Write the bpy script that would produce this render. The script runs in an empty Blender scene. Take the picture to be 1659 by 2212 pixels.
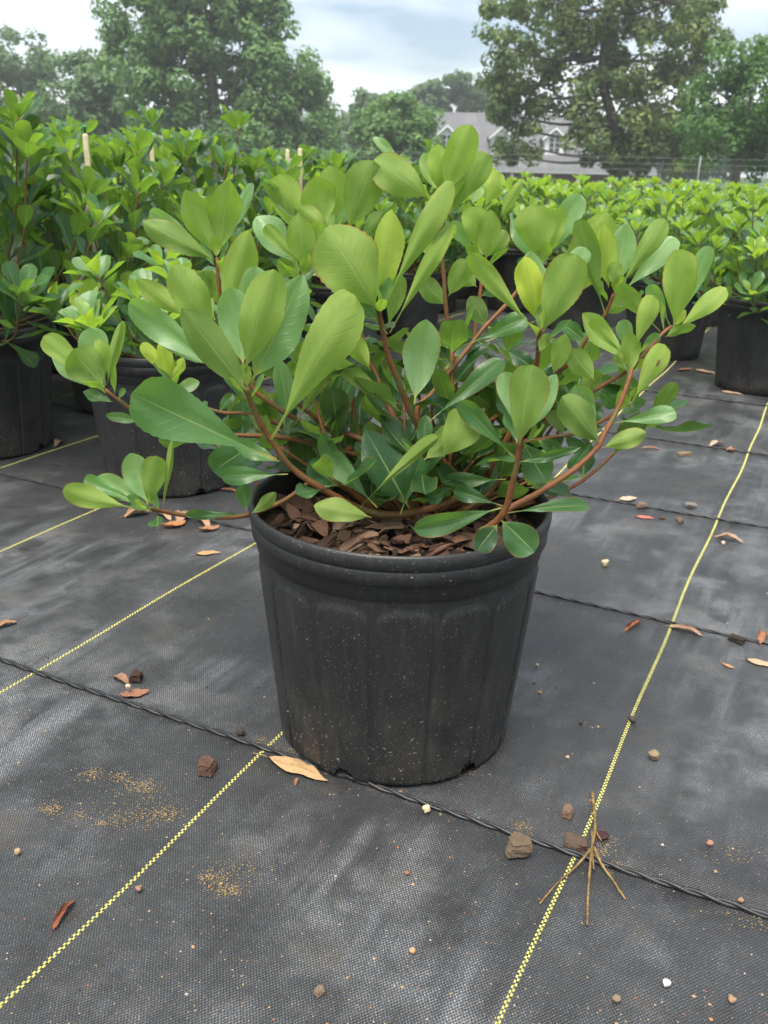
import bpy, bmesh, math, random
import numpy as np
from mathutils import Vector, Matrix, Euler, noise
R = math.radians
SC = bpy.context.scene
COL = SC.collection
rnd = random.Random(7)

# ------------------------------------------------------------------ camera
FPX = 1950.0                                   # focal length, in units of a 1659 x 2212 picture
PITCH = math.atan(745 / FPX); ROLL = R(1.3); CAMH = .521
fwd = Vector((0, math.cos(PITCH), -math.sin(PITCH))); up0 = Vector((0, math.sin(PITCH), math.cos(PITCH)))
hx = Vector((1, 0, 0))
cright = math.cos(ROLL) * hx + math.sin(ROLL) * up0
cup = math.cos(ROLL) * up0 - math.sin(ROLL) * hx
CAM = Vector((0, 0, CAMH))
cam = bpy.data.cameras.new('camera'); camo = bpy.data.objects.new('camera', cam); COL.objects.link(camo)
M = Matrix((cright, cup, -fwd)).transposed().to_4x4(); M.translation = CAM
camo.matrix_world = M
cam.sensor_fit = 'VERTICAL'; cam.sensor_height = 4.9; cam.sensor_width = 3.675
cam.lens = 4.9 * FPX / 2212; cam.clip_start = .02; cam.clip_end = 3000
cam.dof.use_dof = True; cam.dof.focus_distance = .80; cam.dof.aperture_fstop = 2.1
SC.camera = camo

# ------------------------------------------------------------------ world, sun, exposure
SUN_EL, SUN_AZ = 68, 205                      # azimuth from +Y towards +X
w = bpy.data.worlds.new('World'); SC.world = w; w.use_nodes = True
nt = w.node_tree; nt.nodes.clear()
def wn(t, **k):
    n = nt.nodes.new(t)
    for a, b in k.items(): setattr(n, a, b)
    return n
out = wn('ShaderNodeOutputWorld'); bg = wn('ShaderNodeBackground'); bg.inputs[1].default_value = .08
sky = wn('ShaderNodeTexSky', sky_type='NISHITA', sun_disc=False, sun_elevation=R(SUN_EL), sun_rotation=R(SUN_AZ))
sky.air_density = 1.0; sky.dust_density = 2.0; sky.ozone_density = 1.2
tc = wn('ShaderNodeTexCoord'); mp = wn('ShaderNodeMapping'); mp.inputs['Scale'].default_value = (1.3, 1.3, 5.5)
mp.inputs['Location'].default_value = (.35, .2, .55)
nz = wn('ShaderNodeTexNoise'); nz.inputs['Scale'].default_value = 2.2; nz.inputs['Detail'].default_value = 5; nz.inputs['Roughness'].default_value = .5
rp = wn('ShaderNodeValToRGB'); rp.color_ramp.elements[0].position = .36; rp.color_ramp.elements[1].position = .62
rp.color_ramp.elements[0].color = (.02, .02, .02, 1); rp.color_ramp.elements[1].color = (1, 1, 1, 1)
mx = wn('ShaderNodeMix', data_type='RGBA'); mx.inputs['B'].default_value = (7.9, 8.35, 8.8, 1)
L = nt.links.new
L(tc.outputs['Generated'], mp.inputs[0]); L(mp.outputs[0], nz.inputs[0]); L(nz.outputs[0], rp.inputs[0])
L(rp.outputs[0], mx.inputs['Factor']); L(sky.outputs[0], mx.inputs['A']); L(mx.outputs['Result'], bg.inputs[0]); L(bg.outputs[0], out.inputs[0])
sl = bpy.data.lights.new('sun', 'SUN'); sl.energy = 2.8; sl.angle = R(40); sl.color = (1, .94, .84)
so = bpy.data.objects.new('sun', sl); COL.objects.link(so)
sd = Vector((math.sin(R(SUN_AZ)) * math.cos(R(SUN_EL)), math.cos(R(SUN_AZ)) * math.cos(R(SUN_EL)), math.sin(R(SUN_EL))))
so.rotation_euler = (-sd).to_track_quat('-Z', 'Y').to_euler(); so.location = (0, 0, 30)
SC.view_settings.view_transform = 'Standard'; SC.view_settings.look = 'None'
SC.view_settings.exposure = 1.2; SC.view_settings.gamma = 1; SC.view_settings.use_curve_mapping = False
SC.cycles.max_bounces = 5; SC.cycles.diffuse_bounces = 3; SC.cycles.glossy_bounces = 2; SC.cycles.use_light_tree = False; SC.cycles.use_adaptive_sampling = True; SC.cycles.adaptive_threshold = .03; SC.cycles.transparent_max_bounces = 8; SC.cycles.volume_bounces = 0

# ------------------------------------------------------------------ helpers
def ray(x, y): return fwd + (x - 829.5) / FPX * cright + (1106 - y) / FPX * cup
def gnd(x, y, z=0):
    r = ray(x, y); return CAM + r * ((z - CAMH) / r.z)
def at(x, y, Y):
    r = ray(x, y); return CAM + r * (Y / r.y)
def depth(P): return (P - CAM).dot(fwd)
E1 = Vector((.4421, .8970, 0)); E2 = Vector((.8970, -.4421, 0))     # along / across the stripes of the fabric
def fab(t, s, z=0): return E1 * t + E2 * s + Vector((0, 0, z))
def smooth(a, b, x):
    t = min(1, max(0, (x - a) / (b - a))); return t * t * (3 - 2 * t)

def mesh(name, verts, faces, smoothed=True):
    m = bpy.data.meshes.new(name); m.from_pydata([tuple(v) for v in verts], [], faces)
    if smoothed: m.polygons.foreach_set('use_smooth', [True] * len(m.polygons))
    m.update(); return m
def ob(name, me, mat=None, parent=None, kind=None, mtx=None, color=None):
    if mat is not None and len(me.materials) == 0: me.materials.append(mat)
    o = bpy.data.objects.new(name, me); COL.objects.link(o)
    if parent is not None: o.parent = parent
    if kind: o['kind'] = kind
    if mtx is not None: o.matrix_basis = mtx
    if color is not None: o.color = color
    return o
def tag(o, label, cat, group=None):
    o['label'] = label; o['category'] = cat
    if group: o['group'] = group
    return o
def empty(name, loc, rz=0):
    o = bpy.data.objects.new(name, None); COL.objects.link(o); o.location = loc; o.rotation_euler = (0, 0, rz)
    o.empty_display_size = .05; return o
def copy_tree(o, parent=None):
    c = o.copy(); COL.objects.link(c); c.parent = parent
    for ch in list(o.children): copy_tree(ch, c)
    return c
class MB:
    def __init__(s): s.v = []; s.f = []
    def add(s, vs, fs):
        k = len(s.v); s.v += [tuple(v) for v in vs]; s.f += [tuple(i + k for i in f) for f in fs]
    def box(s, a, b):
        x0, y0, z0 = a; x1, y1, z1 = b
        s.add([(x0,y0,z0),(x1,y0,z0),(x1,y1,z0),(x0,y1,z0),(x0,y0,z1),(x1,y0,z1),(x1,y1,z1),(x0,y1,z1)],
              [(0,3,2,1),(4,5,6,7),(0,1,5,4),(1,2,6,5),(2,3,7,6),(3,0,4,7)])
    def tube(s, pts, rad, n=8, cap=True):
        pts = [Vector(p) for p in pts]; vs = []; prev = None
        for i, p in enumerate(pts):
            t = (pts[min(i+1, len(pts)-1)] - pts[max(i-1, 0)]).normalized()
            u = prev if prev is not None else Vector((0.13, .27, 1))
            u = (u - t * u.dot(t))
            if u.length < 1e-4: u = t.orthogonal()
            u.normalize(); prev = u; v = t.cross(u); r = rad[i] if hasattr(rad, '__len__') else rad
            for k in range(n):
                a = 2 * math.pi * k / n; vs.append(p + (u * math.cos(a) + v * math.sin(a)) * r)
        fs = [(i*n+k, i*n+(k+1) % n, (i+1)*n+(k+1) % n, (i+1)*n+k) for i in range(len(pts)-1) for k in range(n)]
        if cap: fs += [tuple(range(n-1, -1, -1)), tuple((len(pts)-1)*n + k for k in range(n))]
        s.add(vs, fs)
    def mesh(s, name, sm=True): return mesh(name, s.v, s.f, sm)
def spline(pts, n):
    pts = [Vector(p) for p in pts]; out = []
    P = [pts[0] * 2 - pts[1]] + pts + [pts[-1] * 2 - pts[-2]]
    for i in range(1, len(P) - 2):
        for k in range(n):
            t = k / n; a, b, c, d = P[i-1], P[i], P[i+1], P[i+2]
            out.append(.5 * ((2*b) + (c-a)*t + (2*a-5*b+4*c-d)*t*t + (3*b-a-3*c+d)*t*t*t))
    out.append(pts[-1]); return out

# ------------------------------------------------------------------ materials
class NT:
    def __init__(s, name):
        s.m = bpy.data.materials.new(name); s.m.use_nodes = True; s.t = s.m.node_tree; s.t.nodes.clear()
        s.out = s.n('ShaderNodeOutputMaterial')
    def n(s, t, **k):
        n = s.t.nodes.new(t)
        for a, b in k.items(): setattr(n, a, b)
        return n
    def l(s, a, b): s.t.links.new(a, b)
    def put(s, sock, v):
        if isinstance(v, bpy.types.NodeSocket): s.l(v, sock)
        else: sock.default_value = v
    def math(s, op, a, b=0.0, c=None, clamp=False):
        n = s.n('ShaderNodeMath', operation=op, use_clamp=clamp); s.put(n.inputs[0], a); s.put(n.inputs[1], b)
        if c is not None: s.put(n.inputs[2], c)
        return n.outputs[0]
    def mix(s, f, a, b, blend='MIX'):
        n = s.n('ShaderNodeMix', data_type='RGBA', blend_type=blend)
        s.put(n.inputs['Factor'], f); s.put(n.inputs['A'], a); s.put(n.inputs['B'], b); return n.outputs['Result']
    def noise(s, vec, scale, detail=2, rough=.5):
        n = s.n('ShaderNodeTexNoise'); n.inputs['Scale'].default_value = scale; n.inputs['Detail'].default_value = detail
        n.inputs['Roughness'].default_value = rough
        if vec is not None: s.l(vec, n.inputs['Vector'])
        return n.outputs[0]
    def ramp(s, f, stops):
        n = s.n('ShaderNodeValToRGB'); e = n.color_ramp.elements
        while len(e) < len(stops): e.new(.5)
        for i, (p, c) in enumerate(stops): e[i].position = p; e[i].color = c if len(c) == 4 else (*c, 1)
        s.put(n.inputs[0], f); return n.outputs[0]
    def smooth(s, f, a, b):
        n = s.n('ShaderNodeMapRange', interpolation_type='SMOOTHSTEP'); s.put(n.inputs[0], f)
        s.put(n.inputs[1], a); s.put(n.inputs[2], b); return n.outputs[0]
    def bump(s, h, st, dist=.001):
        n = s.n('ShaderNodeBump'); n.inputs['Strength'].default_value = st; n.inputs['Distance'].default_value = dist; s.l(h, n.inputs['Height']); return n.outputs[0]
    def bsdf(s, col, rough=.5, spec=.5, normal=None, metal=0):
        n = s.n('ShaderNodeBsdfPrincipled'); s.put(n.inputs['Base Color'], col); s.put(n.inputs['Roughness'], rough)
        s.put(n.inputs['Specular IOR Level'], spec); s.put(n.inputs['Metallic'], metal)
        if normal is not None: s.l(normal, n.inputs['Normal'])
        return n.outputs[0]
    def done(s, sh): s.l(sh, s.out.inputs[0]); return s.m
def C4(r, g, b): return (r, g, b, 1)

def leaf_material(name, per_object):
    t = NT(name)
    if per_object: src = t.n('ShaderNodeObjectInfo').outputs['Color']
    else: src = t.n('ShaderNodeAttribute', attribute_name='tone').outputs['Color']
    sp = t.n('ShaderNodeSeparateColor'); t.l(src, sp.inputs[0]); tone, rr, dirt = sp.outputs
    uv = t.n('ShaderNodeTexCoord').outputs['UV']
    sx = t.n('ShaderNodeSeparateXYZ'); t.l(uv, sx.inputs[0]); u, v = sx.outputs[0], sx.outputs[1]
    au = t.math('ABSOLUTE', t.math('MULTIPLY_ADD', u, 2.0, -1.0))
    geo = t.n('ShaderNodeNewGeometry'); back = geo.outputs['Backfacing']
    off = t.n('ShaderNodeCombineXYZ'); t.l(rr, off.inputs[0]); t.l(rr, off.inputs[1])
    vo = t.n('ShaderNodeVectorMath', operation='MULTIPLY_ADD'); t.l(off.outputs[0], vo.inputs[0]); vo.inputs[1].default_value = (37, 53, 0); t.l(uv, vo.inputs[2])
    nA = t.noise(vo.outputs[0], 3.0, 3); nB = t.noise(vo.outputs[0], 16, 3, .6)
    topc = t.ramp(tone, [(0, (.019, .058, .024)), (.35, (.048, .132, .042)), (.7, (.125, .25, .088)), (.88, (.255, .40, .19)), (1, (.28, .39, .05))])  # paler minty upper tones carry the sky's sheen in the colour
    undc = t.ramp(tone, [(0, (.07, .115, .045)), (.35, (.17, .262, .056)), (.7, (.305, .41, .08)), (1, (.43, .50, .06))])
    col = t.mix(back, topc, undc)
    fac = t.math('MULTIPLY_ADD', nA, .9, .55)
    cc = t.n('ShaderNodeCombineColor'); t.l(fac, cc.inputs[0]); t.l(t.math('MULTIPLY_ADD', nA, .6, .7), cc.inputs[1]); t.l(fac, cc.inputs[2])
    col = t.mix(1.0, col, cc.outputs[0], 'MULTIPLY')
    # side veins
    vv = t.math('SINE', t.math('MULTIPLY', t.math('SUBTRACT', t.math('MULTIPLY', v, 1.25), t.math('MULTIPLY', au, .22)), 62.0))
    vein = t.math('MULTIPLY', t.smooth(vv, .82, 1.0), t.math('MULTIPLY', t.smooth(au, .95, .5), .30))
    col = t.mix(vein, col, t.mix(.35, topc, C4(.30, .38, .14)))
    # midrib, wider towards the base
    wid = t.math('MULTIPLY_ADD', t.math('SUBTRACT', 1.0, v), .085, .012)
    rib = t.smooth(au, wid, t.math('MULTIPLY', wid, .35))
    pet = t.smooth(v, .2, .07)
    ribc = t.mix(pet, C4(.30, .40, .12), C4(.36, .34, .09))
    ribc = t.mix(t.math('MULTIPLY', pet, t.smooth(v, .05, 0)), ribc, C4(.33, .16, .05))
    rm = t.math('MAXIMUM', t.math('MULTIPLY', rib, .85), t.math('MULTIPLY', pet, .8))
    col = t.mix(rm, col, ribc)
    # reddish dry rim on some leaves, specks and blotches
    edge = t.math('MULTIPLY', t.smooth(au, .90, .985), t.math('MULTIPLY', t.smooth(rr, .45, .75), t.smooth(v, .3, .7)))
    col = t.mix(t.math('MULTIPLY', edge, .75), col, C4(.30, .11, .035))
    spot = t.math('MULTIPLY', t.smooth(nB, .62, .68), t.math('MULTIPLY_ADD', dirt, .9, .0))
    col = t.mix(spot, col, C4(.07, .055, .02))
    nC = t.noise(vo.outputs[0], 2.1, 2); bl = t.math('MULTIPLY', t.smooth(nC, .74, .77), t.smooth(rr, .55, .6))
    col = t.mix(bl, col, C4(.14, .07, .03))
    rough = t.mix(back, C4(.29, .29, .29), C4(.62, .62, .62))
    hgt = t.math('ADD', t.math('MULTIPLY', rib, .8), t.math('ADD', t.math('MULTIPLY', vein, 1.2), t.math('MULTIPLY', nB, .25)))
    nrm = t.bump(hgt, .35, .0012)
    b = t.bsdf(col, rough, .5, nrm)
    tr = t.n('ShaderNodeBsdfTranslucent'); t.l(t.mix(1.0, t.mix(.5, undc, col), C4(1.25, 1.55, .65), 'MULTIPLY'), tr.inputs[0])
    ms = t.n('ShaderNodeMixShader'); ms.inputs[0].default_value = .42; t.l(b, ms.inputs[1]); t.l(tr.outputs[0], ms.inputs[2])
    return t.done(ms.outputs[0])
M_LEAF = leaf_material('leaf_surface', True)
M_LEAFJ = leaf_material('leaf_surface_joined', False)

def bark_mat(name, a, b, scale=220, tip=None):
    t = NT(name); co = t.n('ShaderNodeTexCoord').outputs['Object']
    n1 = t.noise(co, scale, 3); n2 = t.noise(co, scale * .2, 2)
    c = t.mix(n1, C4(*a), C4(*b)); c = t.mix(t.math('MULTIPLY', t.smooth(n2, .45, .7), .6), c, C4(.09, .12, .035))
    return t.done(t.bsdf(c, .6, .35, t.bump(n1, .4, .0008)))
M_STEM = bark_mat('stem_bark', (.11, .042, .016), (.26, .105, .04))
M_STEM2 = bark_mat('background_stem_bark', (.085, .045, .02), (.17, .09, .038))  # browner, less red bark for the background shrubs
M_TRUNK = bark_mat('tree_bark', (.05, .042, .034), (.11, .09, .07), 4)

def plastic(name, near=True):
    t = NT(name); co = t.n('ShaderNodeTexCoord').outputs['Object']; sx = t.n('ShaderNodeSeparateXYZ'); t.l(co, sx.inputs[0])
    n1 = t.noise(co, 22, 4, .6); n2 = t.noise(co, 380, 2, .5); n3 = t.noise(co, 800, 1, .5)
    low = t.smooth(sx.outputs[2], .16, .0)
    mpn = t.n('ShaderNodeMapping'); mpn.inputs['Scale'].default_value = (160, 160, 9); t.l(co, mpn.inputs[0])
    streak = t.noise(mpn.outputs[0], 1, 3)
    c = t.mix(n1, C4(.012, .0125, .013), C4(.022, .0225, .0225))
    c = t.mix(t.math('MULTIPLY', t.smooth(streak, .5, .78), .35), c, C4(.055, .055, .053))
    dust = t.math('MULTIPLY', t.math('MULTIPLY', low, t.smooth(n1, .40, .68)), .35)
    c = t.mix(dust, c, C4(.075, .066, .05))
    thr = t.math('SUBTRACT', .72, t.math('MULTIPLY', low, .05))
    spk = t.smooth(n2, thr, t.math('ADD', thr, .025))
    c = t.mix(t.math('MULTIPLY', spk, .75), c, C4(.36, .33, .27))
    c = t.mix(t.math('MULTIPLY', t.smooth(n3, .69, .73), .45), c, C4(.30, .28, .24))
    rough = t.math('MULTIPLY_ADD', n1, .22, .34)
    return t.done(t.bsdf(c, rough, .45, t.bump(n2, .12, .0006)))
M_POT = plastic('black_plastic')

def fabric():
    t = NT('woven_fabric'); co = t.n('ShaderNodeTexCoord').outputs['Object']
    mpn = t.n('ShaderNodeMapping', vector_type='POINT'); mpn.inputs['Rotation'].default_value = (0, 0, math.atan2(.4421, .8970)); t.l(co, mpn.inputs[0])
    sx = t.n('ShaderNodeSeparateXYZ'); t.l(mpn.outputs[0], sx.inputs[0]); s_, t_ = sx.outputs[0], sx.outputs[1]
    wob = t.noise(co, 260, 2)
    a = t.math('SINE', t.math('MULTIPLY_ADD', s_, 2 * math.pi / .0026, t.math('MULTIPLY', wob, 2.2)))
    b = t.math('SINE', t.math('MULTIPLY_ADD', t_, 2 * math.pi / .0034, t.math('MULTIPLY', wob, 2.2)))
    wv = t.math('MULTIPLY', a, b)
    n1 = t.noise(co, 3.2, 5, .62); n2 = t.noise(co, 14, 4, .6); n3 = t.noise(co, 120, 2); n5 = t.noise(co, 700, 2, .7)
    st = t.n('ShaderNodeMapping'); st.inputs['Scale'].default_value = (30, 2.5, 1); t.l(mpn.outputs[0], st.inputs[0]); n4 = t.noise(st.outputs[0], 1, 4, .6)
    c = t.mix(n2, C4(.024, .025, .027), C4(.056, .058, .061))
    wear = t.math('MULTIPLY', t.smooth(n1, .42, .66), t.math('MAXIMUM', t.smooth(n4, .38, .7), t.smooth(n2, .4, .66)))
    fleck = t.math('MULTIPLY_ADD', t.math('MULTIPLY', t.smooth(wv, -.4, .5), t.smooth(n5, .36, .62)), .85, .22)
    c = t.mix(t.math('MULTIPLY', t.math('MULTIPLY', wear, fleck), .95), c, C4(.27, .28, .295))
    c = t.mix(t.math('MULTIPLY', t.smooth(n2, .56, .74), .45), c, C4(.085, .068, .048))
    n6 = t.noise(co, 5.5, 6, .68); c = t.mix(t.math('MULTIPLY', t.smooth(n6, .52, .66), .55), c, C4(.017, .017, .018))
    sh = t.math('MULTIPLY_ADD', t.smooth(wv, -.5, .7), .62, .62)
    sh = t.math('MULTIPLY', sh, t.math('MULTIPLY_ADD', n5, .9, .55))
    cm = t.n('ShaderNodeCombineColor'); [t.l(sh, cm.inputs[i]) for i in range(3)]
    c = t.mix(1.0, c, cm.outputs[0], 'MULTIPLY')
    c = t.mix(t.math('MULTIPLY', t.math('MULTIPLY', t.smooth(n5, .60, .68), t.smooth(wv, .2, .9)), .6), c, C4(.42, .44, .45))  # sparkle on the raised threads, painted as pale flecks
    c = t.mix(t.math('MULTIPLY', t.smooth(n3, .68, .76), .35), c, C4(.10, .08, .055))
    rough = t.math('MULTIPLY_ADD', n1, -.36, .60)
    h = t.math('ADD', t.math('MULTIPLY', wv, .00028), t.math('ADD', t.math('MULTIPLY', n1, .02), t.math('MULTIPLY', n4, .006)))
    for tc_ in (.600, 1.052, 1.458, 1.880):
        dd = t.math('MULTIPLY', t.math('SUBTRACT', t_, tc_), 55.0); gr = t.math('EXPONENT', t.math('MULTIPLY', t.math('MULTIPLY', dd, dd), -1.0))
        h = t.math('SUBTRACT', h, t.math('MULTIPLY', gr, t.math('MULTIPLY', t.noise(co, 22, 2), .011)))
    bn = t.n('ShaderNodeBump'); bn.inputs['Strength'].default_value = .8; bn.inputs['Distance'].default_value = 1.0; t.l(h, bn.inputs['Height'])
    return t.done(t.bsdf(c, rough, .42, bn.outputs[0]))
M_FAB = fabric()
def simple(name, a, b, scale, rough=.7, spec=.3, bump=.0, detail=3, dist=.001):
    t = NT(name); co = t.n('ShaderNodeTexCoord').outputs['Object']; n1 = t.noise(co, scale, detail, .6)
    c = t.mix(t.smooth(n1, .3, .7), C4(*a), C4(*b))
    return t.done(t.bsdf(c, rough, spec, t.bump(n1, bump, dist) if bump else None))
def tinted(name, scale, rough=.75, bump=.5, spec=.25, trans=0):      # colour of each piece comes from its object colour
    t = NT(name); co = t.n('ShaderNodeTexCoord').outputs['Object']; oc = t.n('ShaderNodeObjectInfo').outputs['Color']
    n1 = t.noise(co, scale, 4, .65); n2 = t.noise(co, scale * .25, 2)
    f = t.math('MULTIPLY_ADD', n1, 1.1, .45); f = t.math('MULTIPLY', f, t.math('MULTIPLY_ADD', n2, .8, .6))
    cc = t.n('ShaderNodeCombineColor'); [t.l(f, cc.inputs[i]) for i in range(3)]
    c = t.mix(1.0, oc, cc.outputs[0], 'MULTIPLY')
    b = t.bsdf(c, rough, spec, t.bump(n1, bump, .0015))
    return t.done(b)
M_DEAD = tinted('dry_leaf', 160, .6, .5, .35)
M_BARKCHIP = tinted('bark_chip', 190, .85, .9)
M_PEB = tinted('pebble_stone', 240, .7, .4)
M_SOIL = simple('potting_soil', (.012, .009, .007), (.04, .028, .02), 260, .95, .2, .9)
M_YEL = simple('yellow_thread', (.42, .40, .085), (.62, .59, .18), 300, .5, .4)
M_CORD = simple('black_cord_plastic', (.010, .011, .012), (.028, .029, .031), 90, .42, .5)
M_GRASS = simple('distant_grass', (.035, .07, .02), (.07, .11, .035), .6, .9, .1)
M_WOODSTAKE = simple('pale_stake_wood', (.50, .42, .27), (.68, .60, .42), 40, .8, .2)
M_GREENPL = simple('green_plastic', (.01, .16, .09), (.02, .22, .12), 40, .4, .5)
M_WIRE = simple('galvanised_wire', (.13, .15, .15), (.20, .22, .22), 3, .45, .5)
M_WHITE = simple('white_painted_wood', (.72, .73, .74), (.80, .80, .80), 2, .6, .3)
M_GREYP = simple('grey_painted_trim', (.30, .30, .31), (.36, .36, .37), 2, .7, .3)
M_WALL = simple('red_brown_brick', (.16, .08, .06), (.24, .13, .10), 6, .9, .2)
M_PANE = simple('dark_window_glass', (.04, .05, .06), (.07, .08, .09), 1, .12, .6)
def shingle():
    t = NT('grey_shingle'); co = t.n('ShaderNodeTexCoord').outputs['Object']
    b = t.n('ShaderNodeTexBrick'); b.inputs['Scale'].default_value = 1; b.inputs['Brick Width'].default_value = .45; b.inputs['Row Height'].default_value = .16
    b.inputs['Mortar Size'].default_value = .008; b.inputs['Color1'].default_value = C4(.145, .147, .15); b.inputs['Color2'].default_value = C4(.185, .187, .19); b.inputs['Mortar'].default_value = C4(.13, .13, .14)
    mpn = t.n('ShaderNodeMapping'); mpn.inputs['Rotation'].default_value = (R(60), 0, 0); t.l(co, mpn.inputs[0]); t.l(mpn.outputs[0], b.inputs[0])
    c = t.mix(t.math('MULTIPLY', t.noise(co, .8, 4), .5), b.outputs[0], C4(.13, .13, .14))
    return t.done(t.bsdf(c, .9, .2))
M_ROOF = shingle()
def tree_leaf(name, a, b, c):
    t = NT(name); at_ = t.n('ShaderNodeAttribute', attribute_name='tone'); sp = t.n('ShaderNodeSeparateColor'); t.l(at_.outputs['Color'], sp.inputs[0])
    col = t.ramp(sp.outputs[0], [(0, a), (.55, b), (1, c)])
    bs = t.bsdf(col, .55, .35); tr = t.n('ShaderNodeBsdfTranslucent'); t.l(t.mix(1.0, col, C4(1.3, 1.4, .7), 'MULTIPLY'), tr.inputs[0])
    ms = t.n('ShaderNodeMixShader'); ms.inputs[0].default_value = .35; t.l(bs, ms.inputs[1]); t.l(tr.outputs[0], ms.inputs[2]); return t.done(ms.outputs[0])
M_T1 = tree_leaf('foliage_fresh', (.08, .16, .055), (.15, .265, .088), (.25, .37, .12))
M_T2 = tree_leaf('foliage_olive', (.07, .115, .042), (.14, .20, .066), (.28, .335, .11))
M_T3 = tree_leaf('foliage_bright', (.04, .10, .025), (.085, .18, .045), (.15, .27, .06))
M_T4 = tree_leaf('foliage_distant', (.065, .125, .055), (.11, .19, .08), (.17, .27, .105))

# ------------------------------------------------------------------ ground, fabric, stripes, cords
def ground():
    n = 60; xs = [-700 + 1400 * i / n for i in range(n + 1)]
    ys = [-40, -5, 8, 14, 20, 28, 38, 50, 65, 80, 110, 160, 260, 500, 1200]
    hz = lambda y: -.004 if y < 10 else -.004 - 2.3 * smooth(12, 60, y)
    v = [(x, y, hz(y)) for y in ys for x in xs]; m = n + 1
    f = [(j*m+i, j*m+i+1, (j+1)*m+i+1, (j+1)*m+i) for j in range(len(ys)-1) for i in range(n)]
    return ob('ground', mesh('ground', v, f), M_GRASS, kind='structure')
ground()
fb = MB(); 
fb.add([fab(-1.5, -9), fab(-1.5, 6), fab(11, 6), fab(11, -9)], [(0, 1, 2, 3)])
fabric_o = ob('weed_fabric', fb.mesh('weed_fabric', False), M_FAB, kind='structure')
def stripe(s0):
    mb = MB(); t = -.3; k = 0; ph = rnd.uniform(0, 6)
    c = lambda t: s0 + .0022 * math.sin(t * 5 + ph) + .0012 * math.sin(t * 17 + ph * 2)
    pitch = .0046
    while t < 2.9:
        for col in (0, 1):
            tt = t + col * pitch / 2 + rnd.uniform(-.0002, .0002); ln = pitch * rnd.uniform(.46, .56); wd = .0016
            s1 = c(tt) + (col - .5) * .0017; a = s1 - wd / 2; b = s1 + wd / 2
            vs = [fab(tt, a, .0002), fab(tt, b, .0002), fab(tt + ln, b, .0002), fab(tt + ln, a, .0002),
                  fab(tt + ln*.25, a + .0004, .0009), fab(tt + ln*.25, b - .0004, .0009), fab(tt + ln*.75, b - .0004, .0009), fab(tt + ln*.75, a + .0004, .0009)]
            mb.add(vs, [(4,5,6,7), (0,1,5,4), (1,2,6,5), (2,3,7,6), (3,0,4,7)])
        t += pitch
    while t < 7:
        mb.add([fab(t, c(t) - .0017, .0008), fab(t, c(t) + .0017, .0008), fab(t + .2, c(t + .2) + .0017, .0008), fab(t + .2, c(t + .2) - .0017, .0008)], [(0,1,2,3)]); t += .2
    return ob('yellow_stripe', mb.mesh('yellow_stripe', False), M_YEL, fabric_o, 'stuff')
for k in range(-7, 3): stripe(-.118 + .2965 * k)
def cord(t0, r, label, wob, s_a=-3.2, s_b=2.2):
    mb = MB(); step = .004; n = int((s_b - s_a) / step); ph = rnd.uniform(0, 6)
    for st in (0, math.pi):
        pts = []
        for i in range(n + 1):
            s = s_a + i * step; a = s / .05 * 2 * math.pi * (1 + .0) + st + .8 * math.sin(s * 7 + ph)
            tt = t0 + wob * math.sin(s * 4.1 + ph) + wob * .5 * math.sin(s * 11)
            pts.append(fab(tt + r * .8 * math.cos(a), s, r * 1.75 + r * .8 * math.sin(a)))
        mb.tube(pts, r, 6)
    return tag(ob('twisted_cord', mb.mesh('twisted_cord'), M_CORD), label, 'cord')
cord(.600, .0016, 'black twisted cord lying on the fabric at the foot of the freestanding pot', .0030)
cord(1.052, .0012, 'black twisted cord on the fabric running just behind the freestanding pot', .0035)
cord(1.458, .0012, 'thin black cord across the fabric, between the pink fallen leaf and the pebble', .003)
cord(1.880, .0012, 'thin black cord across the fabric under a tan and an orange dry leaf', .006)
cord(2.33, .0014, 'black cord across the fabric close to the pots of the wide block', .004)

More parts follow.
